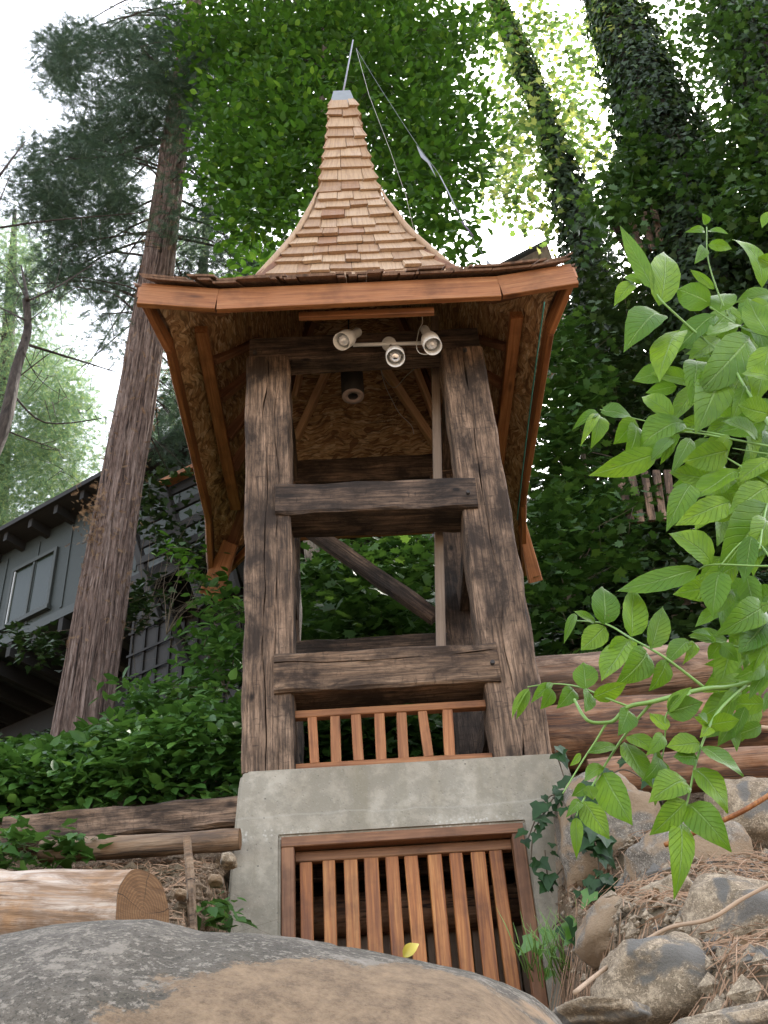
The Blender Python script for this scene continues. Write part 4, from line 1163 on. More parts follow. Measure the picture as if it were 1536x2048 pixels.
# pale conifers beyond
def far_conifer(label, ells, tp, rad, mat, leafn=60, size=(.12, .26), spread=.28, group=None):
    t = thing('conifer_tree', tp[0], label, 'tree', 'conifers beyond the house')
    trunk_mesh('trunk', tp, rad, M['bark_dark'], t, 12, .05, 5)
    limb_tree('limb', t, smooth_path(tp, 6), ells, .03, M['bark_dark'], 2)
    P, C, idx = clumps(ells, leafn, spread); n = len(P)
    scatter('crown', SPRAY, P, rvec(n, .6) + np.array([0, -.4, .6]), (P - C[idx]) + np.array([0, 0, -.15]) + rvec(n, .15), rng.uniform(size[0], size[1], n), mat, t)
far_conifer('pale green conifer at the far left edge, haze put into its leaf colour', [(40, 620, 100, 130, 17, 21, 90), (60, 820, 110, 120, 17, 21, 140), (40, 980, 120, 100, 17, 21, 130), (125, 880, 60, 110, 17, 20, 60), (10, 500, 80, 70, 18, 20, 34)],
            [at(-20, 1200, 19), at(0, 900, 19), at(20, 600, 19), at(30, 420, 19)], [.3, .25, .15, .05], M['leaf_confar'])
far_conifer('yellow green conifer crown glimpsed behind the big cedar trunk, sunlight put into its leaf colour', [(110, 760, 60, 60, 20, 24, 16), (370, 830, 60, 120, 15, 18, 40), (300, 900, 50, 70, 15, 18, 22), (420, 520, 80, 60, 16, 19, 16), (330, 470, 90, 60, 16, 20, 14), (200, 330, 90, 70, 20, 24, 14)],
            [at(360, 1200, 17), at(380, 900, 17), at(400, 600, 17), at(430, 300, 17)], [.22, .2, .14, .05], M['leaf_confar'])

# ------------------------------------------------------------------ broadleaf canopy above the spire
can = thing('broadleaf_tree', at(660, 1240, 9.2), 'leafy green tree with pale thin trunk spreading its canopy behind the spire', 'tree')
tp = [at(662, 1262, 9.2), at(648, 1190, 9.2), at(625, 1110, 9.3), at(610, 900, 9.2), at(620, 600, 9.0), at(640, 300, 8.6), at(650, 60, 8.2)]
trunk_mesh('trunk', tp, [.10, .09, .085, .08, .075, .06, .03], M['bark_pale'], can, 16, .03, 6)
mell = [(460, 110, 90, 100, 7.6, 9.4, 90), (560, 60, 120, 90, 7.6, 9.6, 120), (700, 60, 120, 90, 7.6, 9.6, 130), (820, 60, 110, 80, 7.6, 9.6, 90), (520, 230, 110, 90, 7.4, 9.4, 110), (640, 180, 110, 110, 7.6, 9.6, 120),
        (780, 180, 120, 90, 7.6, 9.6, 130), (880, 150, 70, 100, 7.6, 9.4, 46), (500, 350, 90, 70, 7.5, 9.2, 70), (600, 330, 90, 90, 7.6, 9.4, 90), (800, 310, 100, 80, 7.6, 9.4, 90), (880, 290, 70, 70, 7.6, 9.4, 36), (540, 440, 80, 50, 7.6, 9, 42),
        (840, 400, 60, 50, 7.6, 9.2, 26), (890, 470, 30, 40, 7.4, 8.6, 9), (950, 250, 40, 40, 7.5, 8.8, 10), (950, 60, 40, 50, 7.6, 9, 12), (860, 440, 50, 50, 7.5, 8.8, 13), (900, 540, 16, 16, 7.4, 8, 3), (500, 545, 55, 14, 7.4, 8.2, 8), (930, 340, 35, 22, 7.5, 8.5, 6), (600, -80, 330, 80, 7.4, 9.6, 160), (400, 70, 40, 60, 7.5, 9, 16), (440, 250, 50, 60, 7.5, 9, 20)]
limb_tree('limb', can, smooth_path(tp, 5)[15:], mell, .014, M['bark_dark'], 3, .2)
P, C, idx = clumps(mell, 17, .18, flat=.28); n = len(P)
D = (P - C[idx]) * 3 + np.array([0, -.1, -.35]) + rvec(n, .3)
scatter('crown', OVAL, P, rvec(n, .45) + np.array([0, -.15, 1.0]), D, rng.uniform(.095, .155, n), M['leaf_canopy'], can)

# ------------------------------------------------------------------ ivy covered trunks on the right
def ivy_tree(label, tp, rad, ells, n_on, ivyr, leafn, mat_on, mat_out, on_top=0.0, size=(.07, .12), far=False, sunfrac=.4, spread=.2):
    t = thing('ivy_covered_tree', tp[0], label, 'tree', 'ivy covered trees right of the tower')
    path = smooth_path(tp, 8); R = np.interp(np.linspace(0, 1, len(path)), np.linspace(0, 1, len(rad)), rad)
    trunk_mesh('trunk', tp, rad, M['bark_dark'], t, 16, .05, 8)
    i = rng.integers(0, len(path), n_on); c = np.array([tuple(path[k]) for k in i]) + rng.uniform(-.35, .35, (n_on, 3)) * np.array([.2, .2, 1])
    a = rng.uniform(0, 2 * np.pi, n_on); rr = R[i] * (1 + ivyr * rng.random(n_on) ** 1.5)
    nd = np.stack([np.cos(a), np.sin(a), np.zeros(n_on)], 1)
    P = c + nd * rr[:, None]
    tfrac = i / len(path)
    sun = rng.random(n_on) < np.clip((tfrac - (1 - sunfrac)) * 2.2, 0, .85)  # more of the sun-coloured leaves towards the trunk top
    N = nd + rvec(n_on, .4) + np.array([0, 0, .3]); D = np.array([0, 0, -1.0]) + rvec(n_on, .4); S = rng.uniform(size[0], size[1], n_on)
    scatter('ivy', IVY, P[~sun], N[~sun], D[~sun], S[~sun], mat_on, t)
    if sun.any(): scatter('ivy', IVY, P[sun], N[sun], D[sun], S[sun], M['leaf_ivy_suntint'], t)['label'] = 'yellow green ivy with sunlight put into the leaf colour'
    if ells:
        limb_tree('limb', t, path, ells, .012, M['bark_dark'], 3, .2)
        P, C, idx = clumps(ells, leafn, spread); n = len(P)
        scatter('crown', MAPLE, P, rvec(n, .5) + np.array([0, -.3, .8]), (P - C[idx]) * 2 + np.array([0, 0, -.3]) + rvec(n, .3), rng.uniform(size[0], size[1] * 1.15, n), mat_out, t)
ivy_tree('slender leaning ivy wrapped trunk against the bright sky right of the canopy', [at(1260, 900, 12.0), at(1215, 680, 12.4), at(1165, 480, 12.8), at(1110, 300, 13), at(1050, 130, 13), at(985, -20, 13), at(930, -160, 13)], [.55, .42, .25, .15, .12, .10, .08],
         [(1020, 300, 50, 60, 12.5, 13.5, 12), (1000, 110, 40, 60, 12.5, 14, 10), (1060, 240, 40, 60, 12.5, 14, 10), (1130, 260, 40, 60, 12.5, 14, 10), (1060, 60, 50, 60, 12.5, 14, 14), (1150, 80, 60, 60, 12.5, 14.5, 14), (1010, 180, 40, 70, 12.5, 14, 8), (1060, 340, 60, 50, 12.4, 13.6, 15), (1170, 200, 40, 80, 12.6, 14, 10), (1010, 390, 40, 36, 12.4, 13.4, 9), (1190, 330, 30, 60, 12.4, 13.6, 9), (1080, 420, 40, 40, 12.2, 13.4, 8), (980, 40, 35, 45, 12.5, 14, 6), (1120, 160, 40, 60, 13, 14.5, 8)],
         13000, 1.1, 24, M['leaf_ivy'], M['leaf_ivy_suntint'], size=(.09, .15), sunfrac=.55, spread=.24)
ivy_tree('massive ivy smothered trunk, second from the right edge', [at(1480, 900, 10.4), at(1440, 700, 10.6), at(1400, 500, 10.8), at(1330, 300, 11), at(1262, 110, 11.2), at(1200, -60, 11.4)], [.80, .72, .62, .52, .42, .32],
         [(1235, 60, 40, 90, 10.6, 11.8, 14), (1340, 110, 60, 120, 10.6, 12, 28), (1290, 350, 60, 60, 10.2, 11, 40), (1240, 440, 60, 40, 9.8, 10.8, 22), (1270, 260, 30, 50, 10, 11, 8), (1220, 390, 40, 50, 10, 11, 12), (1440, 180, 40, 120, 10.5, 12, 14)],
         26000, .55, 22, M['leaf_ivy'], M['leaf_mapledk'], size=(.08, .14), sunfrac=.30)
ivy_tree('dark ivy smothered trunk at the top right edge of the view', [at(1640, 800, 9.4), at(1620, 500, 9.6), at(1560, 250, 9.8), at(1500, 40, 10), at(1450, -120, 10.2)], [.75, .65, .55, .45, .4],
         [(1480, 80, 70, 90, 9, 10.5, 44), (1510, 260, 60, 90, 8.8, 10.2, 44), (1490, 420, 70, 70, 8.6, 10, 40), (1400, 60, 40, 60, 9.4, 10.6, 14), (1420, 330, 40, 80, 9.3, 10.5, 16)],
         16000, .5, 22, M['leaf_ivy'], M['leaf_mapledk'], size=(.08, .13), sunfrac=.0)

# ------------------------------------------------------------------ understorey: shrubs and saplings on the bank
def shrub(name, label, ells, leafn, spread, tpl, size, mat, group=None, stem=.012, nbias=(0, -.25, 1.0), cat='shrub', sub=2):
    c0 = ells[0]; b0 = at(c0[0], c0[1] + c0[3], (c0[4] + c0[5]) / 2)
    gz = terrain(b0.x, b0.y); base = Vector((b0.x, b0.y, min(gz, b0.z)))
    t = thing(name, base, label, cat, {'maple_sapling': 'maple saplings on the bank right of the tower', 'bramble_bush': 'bramble bushes around the tower'}.get(name))
    limb_tree('stem', t, [base, base.lerp(b0, .3), base.lerp(b0, .6)], ells, stem, M['stem_brown'], sub, .3)
    P, C, idx = clumps(ells, leafn, spread); n = len(P)
    scatter('foliage', tpl, P, rvec(n, .42) + np.array(nbias), (P - C[idx]) * 2 + np.array([0, -.2, -.25]) + rvec(n, .35), rng.uniform(size[0], size[1], n), mat, t)
shrub('maple_sapling', 'light green maple sapling just right of the tower eave', [(1130, 690, 45, 60, 8.6, 9.6, 30), (1150, 790, 50, 70, 8.6, 9.8, 40), (1110, 850, 45, 60, 8.6, 9.6, 30), (1130, 930, 50, 70, 8.6, 9.6, 36)], 11, .13, MAPLE, (.085, .135), M['leaf_mapledk'])
shrub('maple_sapling', 'shaded maple sapling low behind the right tower post', [(1110, 1040, 60, 60, 8.0, 9.2, 40), (1180, 1100, 90, 60, 8.0, 9.4, 56), (1100, 1180, 50, 80, 7.6, 8.8, 34), (1230, 1010, 60, 50, 8.2, 9.6, 34)], 11, .14, MAPLE, (.08, .13), M['leaf_mapledk'])
shrub('maple_sapling', 'dark leafy sapling between the ivy trunks and the foreground shrub', [(1250, 700, 90, 120, 9.4, 11, 90), (1330, 850, 100, 120, 9.2, 11, 80), (1200, 600, 60, 80, 10, 11.5, 50), (1450, 750, 90, 200, 9, 10.6, 90), (1120, 900, 70, 120, 11, 13, 60), (1150, 700, 80, 110, 11, 13, 60), (1240, 960, 90, 90, 10.5, 12.5, 60), (1110, 1040, 60, 70, 10, 12, 40)], 12, .18, MAPLE, (.08, .13), M['leaf_ivy'])
shrub('bramble_bush', 'broad bramble bush seen through the open tower frame', [(740, 1160, 150, 60, 8.0, 9.6, 110), (730, 1240, 150, 50, 7.4, 8.6, 80), (670, 1310, 90, 60, 7.2, 8.4, 40), (820, 1100, 90, 30, 8.8, 10, 40)], 13, .13, MAPLE, (.08, .14), M['leaf_mapledk'])
shrub('bramble_bush', 'tall bramble shoots left of the tower post under the eave', [(455, 1230, 35, 60, 7.0, 7.8, 22), (440, 1330, 60, 50, 6.8, 7.8, 34), (330, 1390, 80, 30, 7.0, 8.0, 30), (460, 1440, 40, 60, 6.4, 7.2, 24)], 12, .10, OVAL, (.08, .13), M['leaf_bramble'])
shrub('bramble_shoot', 'single bright bramble shoot arching before the dark deck', [(345, 1095, 22, 10, 7.0, 7.3, 3), (395, 1115, 32, 18, 7.0, 7.3, 5), (385, 1155, 18, 14, 7.0, 7.3, 3), (440, 1180, 20, 24, 7, 7.3, 4), (372, 1270, 20, 10, 7, 7.3, 3)], 5, .05, OVAL, (.08, .12), M['leaf_canopy'], stem=.006)

shrub('added_ivy_clump', 'dark ivy added over the deck posts left of the tower roof to dim the house', [(300, 1040, 50, 60, 10.2, 11.0, 16), (380, 1110, 40, 50, 10.0, 10.8, 14), (270, 1200, 50, 60, 9.8, 10.6, 16), (320, 960, 50, 30, 10.4, 11.2, 10), (430, 1010, 30, 60, 9.8, 10.6, 10), (60, 1290, 60, 30, 10.2, 11, 14)], 14, .12, IVY, (.07, .12), M['leaf_ivy'], stem=.006)  # clumps added in front to darken the house and deck
# ground-cover leaves over the bank (uncountable)
def groundcover(name, label, x0, x1, y0, y1, n, h, tpl, size, mat, cond=None):
    X = rng.uniform(x0, x1, n); Y = y0 + (y1 - y0) * rng.random(n) ** 1.35
    Z = np.array([terrain(x, y) for x, y in zip(X, Y)])
    m = np.ones(n, bool) if cond is None else np.array([cond(x, y) for x, y in zip(X, Y)])
    X, Y, Z = X[m], Y[m], Z[m]; n = len(X)
    bump_ = np.array([mn.noise(Vector((x * 1.3, y * 1.3, 5))) for x, y in zip(X, Y)])
    up = h * (.5 + .8 * (bump_ + .4)) * rng.random(n) ** .6
    P = np.stack([X, Y, Z + up], 1)
    o = scatter(name, tpl, P, rvec(n, .38) + np.array([0, -.35, .9]), rvec(n, .5) + np.array([0, -.5, -.35]), rng.uniform(size[0], size[1], n), mat)
    tag(o, label, 'ground cover', kind='stuff')
groundcover('bramble_thicket', 'dense low green brambles covering the slope left of and behind the tower', -5.5, -.72, 5.32, 9.5, 26000, .50, OVAL, (.075, .13), M['leaf_bramble'])
groundcover('bramble_thicket', 'dark leafy ground cover on the slope directly behind the tower', -1.0, 1.6, 6.9, 12, 12000, .6, MAPLE, (.08, .14), M['leaf_mapledk'])
groundcover('ivy_carpet', 'dark ivy carpet covering the steep bank right of the tower', .95, 9, 6.1, 17, 52000, .5, IVY, (.08, .15), M['leaf_ivy'])
groundcover('ivy_carpet', 'dark ivy carpet under the house on the left slope', -14, -1.0, 8.6, 17, 34000, .55, IVY, (.08, .15), M['leaf_ivy'])

# ------------------------------------------------------------------ house on the left
HZ = 11.0
hA = atz(0, 1110, HZ); hB = atz(410, 890, HZ)
hd = (hB - hA); hd.z = 0; hu = hd.normalized(); hn = Vector((hu.y, -hu.x, 0))       # outward (towards the camera)
if hn.y > 0: hn = -hn
def H(u, z, o=0.0): return hA + hu * u + hn * o + Vector((0, 0, z - HZ))
def hpx(px, py, o=0.0):
    """where the ray through a photo pixel meets the wall plane shifted outward by o"""
    r = _ray(px, py); p0 = hA + hn * o
    k = p0.dot(hn) / r.dot(hn); return r * k
def uv_of(p): return ((p - hA).dot(hu), p.z)
house = thing('house', H(2, 7.0, -1), 'low grey sided house with dark eaves on the slope behind the big cedar', 'house')
def hbox(name, u0, u1, z0, z1, o0, o1, mat, parent=house):
    V = [H(u, z, o) for z in (z0, z1) for o in (o0, o1) for u in (u0, u1)]
    return mesh(name, V, BOXF, mat, parent)
u_l, zsill = uv_of(hpx(0, 1275)); u_r, _ = uv_of(hpx(430, 1100))
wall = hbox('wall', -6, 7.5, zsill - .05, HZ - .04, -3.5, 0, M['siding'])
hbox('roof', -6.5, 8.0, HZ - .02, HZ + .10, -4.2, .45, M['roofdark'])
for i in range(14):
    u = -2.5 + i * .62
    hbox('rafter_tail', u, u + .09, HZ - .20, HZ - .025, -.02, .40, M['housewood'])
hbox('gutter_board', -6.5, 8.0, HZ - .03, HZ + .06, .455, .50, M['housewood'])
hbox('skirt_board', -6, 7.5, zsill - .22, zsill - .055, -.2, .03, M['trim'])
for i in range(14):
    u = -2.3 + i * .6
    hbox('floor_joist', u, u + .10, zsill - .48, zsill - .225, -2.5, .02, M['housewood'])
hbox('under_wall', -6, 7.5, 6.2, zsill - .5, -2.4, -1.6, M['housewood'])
def window(pl, pr, pt, pb):
    ua, za = uv_of(hpx(*pl)); ub, zb = uv_of(hpx(*pr)); zt = uv_of(hpx(*pt))[1]; zbm = uv_of(hpx(*pb))[1]
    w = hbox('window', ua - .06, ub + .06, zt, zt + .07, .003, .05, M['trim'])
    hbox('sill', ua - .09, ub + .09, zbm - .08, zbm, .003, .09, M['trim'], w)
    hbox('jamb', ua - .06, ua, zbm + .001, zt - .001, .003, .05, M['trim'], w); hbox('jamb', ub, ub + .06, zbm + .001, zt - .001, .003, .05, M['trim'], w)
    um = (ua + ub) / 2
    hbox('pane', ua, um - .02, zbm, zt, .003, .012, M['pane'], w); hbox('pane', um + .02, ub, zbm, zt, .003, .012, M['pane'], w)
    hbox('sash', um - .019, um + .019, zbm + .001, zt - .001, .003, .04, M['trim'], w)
    hbox('sash', ua + .001, ua + .03, zbm + .001, zt - .001, .014, .035, M['sash'], w)
window((22, 1200), (104, 1160), (66, 1128), (60, 1232))
window((-150, 1300), (-40, 1240), (-100, 1210), (-90, 1320))
# battens of the siding
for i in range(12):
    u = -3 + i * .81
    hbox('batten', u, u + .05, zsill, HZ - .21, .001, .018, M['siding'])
# lattice lower wall behind the bramble
def lat():
    lt = thing('trellis_wall', H(3.3, 5.5, .2), 'dim grey trellis panelled wall under the deck behind the brambles', 'wall')
    c = [hpx(255, 1230, .25), hpx(415, 1215, .25), hpx(415, 1420, .25), hpx(240, 1440, .25)]
    u0 = uv_of(c[3])[0]; u1 = uv_of(c[1])[0] + .6; z1 = c[0].z; z0 = 5.2
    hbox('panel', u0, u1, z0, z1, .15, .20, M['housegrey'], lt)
    for i in range(9):
        u = u0 + .05 + i * (u1 - u0 - .1) / 8; hbox('lattice_bar', u - .02, u + .02, z0, z1, .203, .23, M['housewood'], lt)
    for i in range(11):
        z = z0 + .1 + i * .36
        if z < z1: hbox('lattice_bar', u0, u1, z - .018, z + .018, .232, .25, M['housewood'], lt)
lat()
# deck with railings in front of the right half of the house
deck = thing('deck', hpx(330, 1200, 1.2), 'dark wooden deck with slatted railing hanging off the house behind the cedar', 'deck')
DO = 1.15
ud0 = uv_of(hpx(262, 1110, DO))[0]; zd = uv_of(hpx(280, 1150, DO))[1]
ud1 = ud0 + 3.8
hbox('deck_floor', ud0, ud1, zd - .10, zd, -.0 + .05, DO, M['housewood'], deck)
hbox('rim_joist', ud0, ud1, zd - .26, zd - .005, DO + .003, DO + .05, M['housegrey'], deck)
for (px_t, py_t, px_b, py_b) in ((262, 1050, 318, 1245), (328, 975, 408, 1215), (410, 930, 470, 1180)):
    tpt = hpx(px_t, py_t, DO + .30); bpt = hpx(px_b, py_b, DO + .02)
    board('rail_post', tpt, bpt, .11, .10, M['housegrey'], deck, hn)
for (pa_, pb_, mt, wd) in (((255, 1022), (470, 925), 'housewood', .16), ((260, 1060), (470, 960), 'housewood', .12), ((266, 1098), (470, 1000), 'housewood', .14), ((275, 1125), (480, 1040), 'housewood', .11)):
    board('rail', hpx(*pa_, DO + .22), hpx(*pb_, DO + .22), wd, .04, M[mt], deck, hn)
cr = board('cap_rail', hpx(326, 968, DO + .34), hpx(470, 898, DO + .34), .07, .14, M['cedar'], deck, hn); cr['label'] = 'new orange cap rail'
for u in np.linspace(ud0 + .1, ud1, 6): hbox('deck_joist', u, u + .06, zd - .24, zd - .11, .1, DO - .01, M['housewood'], deck)
board('deck_brace', H(ud0 + .3, zd - 1.3, .0), H(ud0 + .5, zd - .2, DO - .1), .12, .10, M['housewood'], deck, hn)
board('deck_brace', H(ud0 + 1.6, zd - 1.3, .0), H(ud0 + 1.8, zd - .2, DO - .1), .12, .10, M['housewood'], deck, hn)

# small gabled building high behind the right eave
gb = thing('shed', at(1060, 560, 15), 'small shingled shed roof edge showing above the right eave of the tower', 'shed')
P0 = [at(975, 552, 15), at(1094, 486, 15), at(1120, 560, 15), at(1100, 640, 15), at(975, 640, 15)]
def slab(name, P, n, mat, parent):
    k = len(P); V = list(P) + [p + n for p in P]
    Fc = [tuple(range(k)), tuple(range(2 * k - 1, k - 1, -1))] + [(i, i + k, (i + 1) % k + k, (i + 1) % k) for i in range(k)]
    return mesh(name, V, Fc, mat, parent)
slab('wall', P0, Vector((.5, 2, 0)), M['greyboard'], gb)
board('roof_edge', at(960, 553, 14.9), at(1098, 482, 14.9), .07, .12, M['roofdark'], gb, Vector((0, -1, 0)))
for i in range(7):
    x = 990 + i * 16
    board('siding_board', at(x, 640, 14.97), at(x, 556 - (x - 975) * .5 + 4, 14.97), .10, .03, M['greyboard'], gb, Vector((0, -1, 0)))
# pale boards among the trees on the right
def boards(label, pts, Y, wd, mat):
    t = thing('board_stack', at(pts[0][0], pts[0][1], Y), label, 'boards', 'plank rows among the trees')
    for i, (a0, a1, b0_, b1_) in enumerate(pts):
        board('plank', at(a0, a1, Y + .02 * i), at(b0_, b1_, Y + .02 * i), wd, .04, mat, t, Vector((0, -1, 0)))
boards('row of short upright pale planks on the dark bank behind the foreground shrub', [(1262, 1045, 1238, 948), (1282, 1045, 1262, 946), (1304, 1042, 1288, 944), (1326, 1040, 1312, 942), (1346, 1036, 1334, 942)], 8.6, .075, M['tie'])
boards('sunlit tan planks showing high between the two ivy trunks', [(1262, 515, 1232, 455), (1284, 510, 1262, 440), (1306, 500, 1286, 425), (1322, 490, 1306, 412)], 10.3, .10, M['tie'])

# ------------------------------------------------------------------ litter: twigs, needles, small plants
def litter(name, label, boxes, n, L, mat):
    Vs = []; Fs = []
    for k in range(n):
        x0, x1, y0, y1 = random.choice(boxes); x = random.uniform(x0, x1); y = random.uniform(y0, y1)
        a = random.uniform(0, math.pi * 2); l = random.uniform(*L); dx, dy = math.cos(a) * l / 2, math.sin(a) * l / 2
        p = Vector((x - dx, y - dy, terrain(x - dx, y - dy) + random.uniform(.004, .03))); q = Vector((x + dx, y + dy, terrain(x + dx, y + dy) + random.uniform(.004, .05)))
        v, f = tube_data([p, p.lerp(q, .5) + Vector((0, 0, random.uniform(0, .015))), q], [.002, .0018, .001], 3, False)
        b0 = len(Vs); Vs += v; Fs += [tuple(i + b0 for i in g) for g in f]
    tag(mesh(name, Vs, Fs, mat), label, 'litter', kind='stuff')
litter('twig_litter', 'reddish dry twigs and needles over the right bank', [(.3, 2.4, 2.2, 5.0)], 3200, (.05, .30), M['twig'])
litter('twig_litter', 'dry twigs on the soil between the logs at left', [(-1.8, -.7, 3.7, 5.0)], 900, (.04, .16), M['twig'])
def pebbles(name, label, boxes, n, r, mat):
    Vs = []; Fs = []
    oc = [(1, 0, 0), (-1, 0, 0), (0, 1, 0), (0, -1, 0), (0, 0, 1), (0, 0, -1)]; of = [(0, 2, 4), (2, 1, 4), (1, 3, 4), (3, 0, 4), (2, 0, 5), (1, 2, 5), (3, 1, 5), (0, 3, 5)]
    for k in range(n):
        x0, x1, y0, y1 = random.choice(boxes); x = random.uniform(x0, x1); y = random.uniform(y0, y1); rr = random.uniform(*r) * (2.2 if random.random() < .06 else 1)
        c = Vector((x, y, terrain(x, y) + rr * .3)); b0 = len(Vs)
        for o_ in oc: Vs.append(c + Vector(o_) * rr * random.uniform(.6, 1.3))
        Fs += [tuple(i + b0 for i in g) for g in of]
    tag(mesh(name, Vs, Fs, mat), label, 'soil', kind='stuff')
pebbles('soil_clods', 'brown clods and gravel between the logs at left', [(-1.9, -.7, 3.6, 5.1)], 5000, (.006, .02), M['soil'])
pebbles('soil_clods', 'tan clods and gravel over the right bank', [(.3, 2.4, 2.2, 5.2)], 6000, (.005, .02), M['rock_tan'])
# fallen leaves
n = 700; X = rng.uniform(.3, 2.4, n); Y = rng.uniform(2.3, 5, n); Z = np.array([terrain(x, y) + .015 for x, y in zip(X, Y)])
tag(scatter('leaf_litter', SMALL, np.stack([X, Y, Z], 1), rvec(n, .4) + np.array([0, 0, 1]), rvec(n), rng.uniform(.02, .05, n), M['needle_dry']), 'brown dead leaves strewn on the right bank', 'litter', kind='stuff')

# ------------------------------------------------------------------ ivy vine on the concrete
vine = thing('ivy_vine', at(1150, 1950, 4.5), 'dark ivy vine climbing the right corner of the concrete base', 'vine')
vps = []
vine_px = [[(1150, 1930), (1165, 1830), (1195, 1760), (1190, 1690), (1150, 1640), (1110, 1590), (1080, 1620), (1055, 1680)],
           [(1165, 1830), (1110, 1850), (1085, 1900), (1075, 1930)], [(1190, 1760), (1260, 1740), (1320, 1720), (1350, 1790)], [(1150, 1640), (1130, 1560), (1110, 1500)],
           [(1195, 1760), (1240, 1800), (1340, 1800)], [(1150, 1640), (1180, 1590), (1240, 1540), (1290, 1560)], [(1190, 1690), (1140, 1720), (1100, 1760), (1090, 1700)], [(1165, 1860), (1210, 1860), (1260, 1850)], [(1110, 1590), (1070, 1660), (1062, 1720)]]
nodes = []
def vY(px): return 4.90 if px < 1150 else 4.62
for path in vine_px:
    pts = smooth_path([at(x, y, vY(x) - random.uniform(0, .05)) for x, y in path], 6)
    vps.append((pts, [.0035] * len(pts))); nodes += pts[1:]
multi_tube('stem', vps, M['stem_brown'], vine, 5)
def flat_leaf(tpl, p, nrm, d, s, mat, parent, name='leaf'):
    TV, TF = tpl; nrm = nrm.normalized(); d = (d - d.dot(nrm) * nrm).normalized(); x = d.cross(nrm)
    V = [p + x * v[0] * s + d * v[1] * s + nrm * v[2] * s for v in TV]
    return mesh(name, V, [tuple(int(i) for i in f) for f in TF], mat, parent)
M['ivy_single'] = m_plain('glossy_ivy_leaf', (.018, .052, .012), .45, 0, .5, spec=.22)
M['ivy_bright'] = m_plain('bright_ivy_leaf', (.07, .17, .016), .4, 0, .3)
rv = random.Random(11)
for k in range(130):
    p = rv.choice(nodes) + Vector((rv.uniform(-.05, .05), rv.uniform(-.05, 0), rv.uniform(-.05, .05)))
    s = rv.uniform(.045, .105)
    low = p.z < 1.35 and rv.random() < .6
    flat_leaf(IVY, p, Vector((rv.uniform(-.6, .6), -1, rv.uniform(-.1, .9))), Vector((rv.uniform(-.8, .8), rv.uniform(-.3, .3), -1 + rv.uniform(-.2, .6))), s, M['ivy_bright'] if low or rv.random() < .06 else M['ivy_single'], vine)
# grassy tuft by the grate
gt = []
for k in range(46):
    p = at(rv.uniform(1050, 1180), rv.uniform(1930, 1975), 4.7); q = p + Vector((rv.uniform(-.12, .12), rv.uniform(-.1, .05), rv.uniform(.08, .28)))
    gt.append(([p, p.lerp(q, .6) + Vector((rv.uniform(-.02, .02), 0, .03)), q], [.003, .0025, .0006]))
t = multi_tube('grass_tuft', gt, M['stem'], None, 3); tag(t, 'thin grass tuft growing at the foot of the right pier of the concrete base', 'grass')
shrub('fern_clump', 'low dark leafy clump between the stake and the concrete pier', [(440, 1825, 26, 18, 4.3, 4.6, 8)], 8, .04, OVAL, (.05, .09), M['leaf_bramble'], stem=.003)
shrub('weed_plant', 'small green weeds at the left end of the dark timber', [(40, 1700, 40, 30, 4.7, 4.9, 14), (130, 1690, 30, 22, 4.7, 4.8, 8)], 8, .05, IVY, (.05, .09), M['leaf_bramble'], stem=.003)

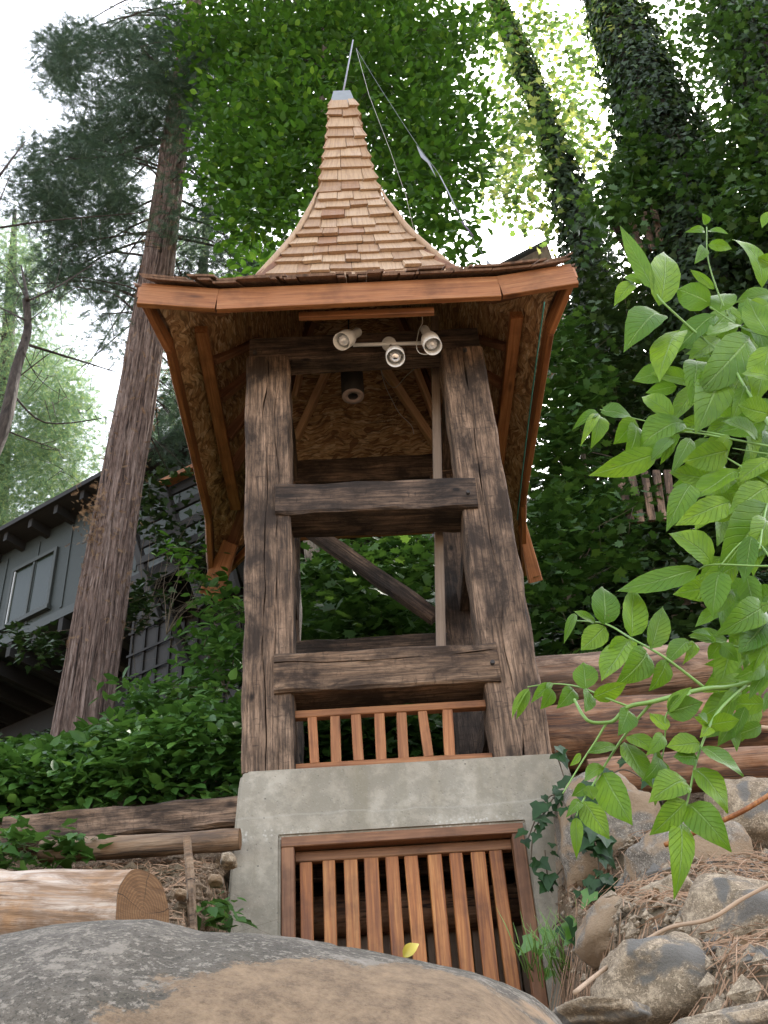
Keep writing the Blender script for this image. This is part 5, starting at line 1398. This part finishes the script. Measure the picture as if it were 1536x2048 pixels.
# ------------------------------------------------------------------ foreground shrub with big compound leaves
fs = thing('leafy_shrub', at(1620, 1700, 2.3), 'bright green shrub with large pointed leaflets reaching in from the right edge', 'shrub')
def z6(c): return (980 + .449 * c[0], 380 + .449 * c[1])
def z5(c): return (960 + .414 * c[0], 1200 + .414 * c[1])
def fY(x, y): return 2.30 + .22 * mn.noise(Vector((x * .004, y * .004, 2))) - .10 * (y - 1200) / 800 - .0002 * (x - 1300)
L6 = [(730, 445, 580, 160, 75), (770, 490, 795, 240, 140), (765, 515, 610, 670, 150), (645, 400, 555, 500, 70), (690, 410, 590, 380, 42), (835, 605, 740, 825, 150), (1005, 540, 815, 715, 118), (980, 500, 825, 430, 130), (1180, 640, 935, 900, 178),
      (1025, 530, 1050, 440, 125), (965, 175, 880, 178, 36), (970, 180, 1060, 192, 36), (965, 155, 950, 105, 36), (975, 240, 1085, 255, 52), (955, 250, 915, 325, 52), (1000, 440, 890, 350, 40), (1105, 590, 965, 640, 120), (1238, 650, 1145, 480, 125),
      (1250, 690, 1185, 945, 125), (930, 720, 905, 905, 110), (1050, 790, 925, 1075, 165), (1138, 870, 1080, 1025, 68), (1240, 400, 1115, 170, 95), (1265, 90, 1205, 160, 60), (490, 980, 375, 1050, 46), (488, 975, 410, 1112, 44), (495, 985, 468, 1130, 75),
      (500, 975, 655, 1005, 95), (654, 1020, 560, 1130, 95), (665, 1025, 625, 1200, 105), (810, 1000, 670, 895, 90), (865, 1010, 660, 1120, 165), (760, 1170, 460, 1270, 112), (810, 1095, 770, 1215, 52), (905, 1090, 820, 1240, 68), (1075, 1080, 975, 1205, 62),
      (820, 1095, 720, 1190, 60), (1110, 1240, 900, 1370, 150), (1061, 1160, 860, 1210, 130), (900, 1290, 790, 1490, 112), (1080, 1380, 835, 1480, 118), (1000, 1650, 815, 1505, 140), (1250, 1390, 1035, 1700, 190), (1250, 1310, 1070, 1430, 140), (930, 1690, 560, 1790, 118),
      (1020, 1690, 985, 1890, 130), (1165, 1540, 1130, 1750, 85), (1250, 1440, 1175, 1610, 110), (515, 1925, 510, 1750, 130), (630, 1990, 640, 1765, 130), (720, 2040, 775, 1850, 100), (470, 1925, 375, 1872, 60), (380, 1880, 330, 2012, 40), (515, 1945, 405, 2050, 105),
      (620, 2000, 520, 2095, 105), (1000, 2005, 905, 1955, 48), (1250, 1840, 1040, 1965, 130), (1240, 1920, 1110, 2060, 130), (1250, 1190, 1100, 1290, 110), (1240, 1000, 1100, 960, 110), (1200, 1100, 1040, 1010, 120), (1250, 830, 1120, 800, 110), (1150, 1200, 1230, 1330, 110), (1250, 500, 1140, 560, 100), (1250, 330, 1190, 300, 60)]
L5 = [(730, 185, 585, 385, 150), (830, 240, 690, 405, 145), (910, 290, 835, 442, 95), (1015, 180, 905, 290, 90), (1015, 185, 895, 245, 50), (1050, 195, 1000, 295, 55), (1140, 205, 1035, 145, 56), (1160, 210, 1105, 290, 72), (1165, 205, 1245, 292, 72), (230, 420, 145, 565, 45),
      (235, 425, 178, 572, 42), (350, 400, 250, 485, 50), (350, 395, 325, 430, 30), (355, 430, 302, 528, 68), (460, 420, 385, 512, 82), (512, 428, 500, 295, 115), (548, 470, 712, 402, 84), (520, 432, 510, 540, 80), (722, 520, 680, 645, 98), (655, 700, 518, 737, 88),
      (710, 640, 885, 745, 92), (698, 690, 830, 908, 122), (590, 830, 730, 1082, 152), (500, 970, 627, 1152, 116), (590, 800, 490, 862, 92), (522, 895, 548, 965, 70), (520, 900, 450, 945, 60), (490, 958, 425, 1035, 52), (465, 1040, 465, 1238, 58), (490, 745, 436, 802, 36),
      (905, 625, 820, 540, 92), (905, 545, 1078, 492, 122), (905, 540, 1015, 415, 70), (1110, 600, 1065, 545, 66), (1115, 600, 1075, 650, 60), (1120, 600, 1255, 580, 88), (1065, 690, 903, 705, 108), (1068, 700, 1280, 840, 135), (1052, 760, 935, 750, 110), (1045, 800, 1222, 1012, 152),
      (1012, 850, 838, 940, 155), (1002, 970, 832, 1135, 115), (1000, 965, 1205, 1188, 152), (982, 1040, 968, 1412, 118), (890, 740, 820, 860, 90), (840, 915, 860, 992, 66), (1250, 380, 1155, 665, 52), (1262, 420, 1145, 525, 52), (1395, 15, 1165, 165, 80), (1391, 120, 1270, 270, 110), (1391, 300, 1250, 380, 90),
      (1400, 60, 1210, 110, 100), (1391, 330, 1300, 470, 60), (1400, 180, 1310, 330, 100), (1400, 440, 1370, 540, 40), (895, 640, 820, 740, 70), (900, 860, 840, 760, 90)]
rl = random.Random(4)
for lst, zf, sc_ in ((L6, z6, .449), (L5, z5, .414)):
    for (x0, y0, x1, y1, w) in lst:
        a = zf((x0, y0)); b_ = zf((x1, y1)); Y0 = fY(*a)
        narrow = w < 60
        Y1 = Y0 + rl.uniform(-.05, .03)
        pa_, pb_ = at(a[0], a[1], Y0), at(b_[0], b_[1], Y1)
        k = pxsize(pa_)
        nrm = Vector((rl.uniform(-.6, .6), -1, -.35 + rl.uniform(-.5, .9)))       # roughly facing the viewer, as hanging leaflets do
        leaf_obj('leaf', pa_, pb_, w * sc_ * k * 1.10, nrm, M['bigleaf'], fs, fold=rl.uniform(.08, .30) * (2.2 if narrow else 1), curl=rl.uniform(-.05, .40), nu=10, serr=.022, asym=rl.uniform(-.14, .14))
for k in range(95):
    while True:
        x = rl.uniform(1290, 1570); y = rl.uniform(560, 1480)
        lim_x = 1420 - 90 * math.sin((y - 560) / 480 * math.pi) if y < 1100 else 1440
        if x > lim_x: break
    Y0 = fY(x, y) + rl.uniform(.08, .34); ln = rl.uniform(55, 110); an = rl.uniform(1.2, 3.4)
    pa_, pb_ = at(x, y, Y0), at(x + ln * math.cos(an), y + ln * math.sin(an), Y0 - rl.uniform(-.03, .03))
    leaf_obj('leaf', pa_, pb_, ln * rl.uniform(.45, .62) * pxsize(pa_), Vector((rl.uniform(-.5, .5), -1, rl.uniform(-.8, .3))), M['bigleaf'], fs, fold=rl.uniform(.1, .4), curl=rl.uniform(.02, .25), nu=8, serr=.022)
def stem6(pts, r): return (smooth_path([at(*z6(p), fY(*z6(p)) + .012) for p in pts], 6), r)
def stem5(pts, r): return (smooth_path([at(*z5(p), fY(*z5(p)) + .012) for p in pts], 6), r)
stems = [stem6([(1400, 700), (1180, 635), (1100, 600), (980, 520)], .0035), stem6([(1400, 1300), (1238, 1040), (1130, 870), (1060, 760), (900, 620), (770, 500), (735, 450)], .0048), stem6([(1060, 560), (1010, 440), (970, 300), (965, 165)], .0030),
         stem6([(1400, 1170), (1238, 1140), (900, 1080), (800, 1095)], .0035), stem6([(1060, 1095), (860, 1060), (660, 1022), (490, 978)], .0025), stem6([(1400, 1190), (1238, 1175), (1080, 1150)], .0025), stem6([(1400, 1650), (1238, 1675), (1000, 1668), (930, 1690)], .0030),
         stem6([(1400, 1400), (1200, 1280), (1050, 1190)], .0040), stem6([(1400, 1900), (1180, 1560), (1020, 1680)], .003), stem6([(1400, 1100), (1250, 1350), (1200, 1600)], .004),
         stem5([(1700, 300), (1391, 375), (1210, 420), (1080, 430), (840, 490), (720, 515), (650, 580), (610, 592), (540, 590), (500, 560), (455, 480)], .0058), stem5([(720, 515), (600, 470), (480, 420), (350, 405), (230, 420)], .0025), stem5([(835, 490), (740, 600), (660, 710), (560, 870), (495, 975), (465, 1045)], .0032),
         stem5([(612, 592), (560, 680), (500, 770), (400, 935)], .0026), stem5([(1015, 450), (905, 545), (895, 640), (885, 740), (840, 910)], .0022), stem5([(1300, 400), (1150, 540), (1060, 730), (1005, 960), (980, 1045)], .0034), stem5([(1080, 420), (910, 290), (830, 240), (730, 185), (605, 115), (470, 100)], .0032),
         stem5([(1300, 240), (1160, 207), (1015, 180)], .0022), stem5([(1500, -200), (1340, 150), (1300, 400)], .005)]
for pts, r in stems:
    tube('stem', pts, list(np.linspace(r * 1.15, r * .6, len(pts))), M['stem'], fs, 7)
print('shingles', cnt[0], 'objects', len(bpy.data.objects))
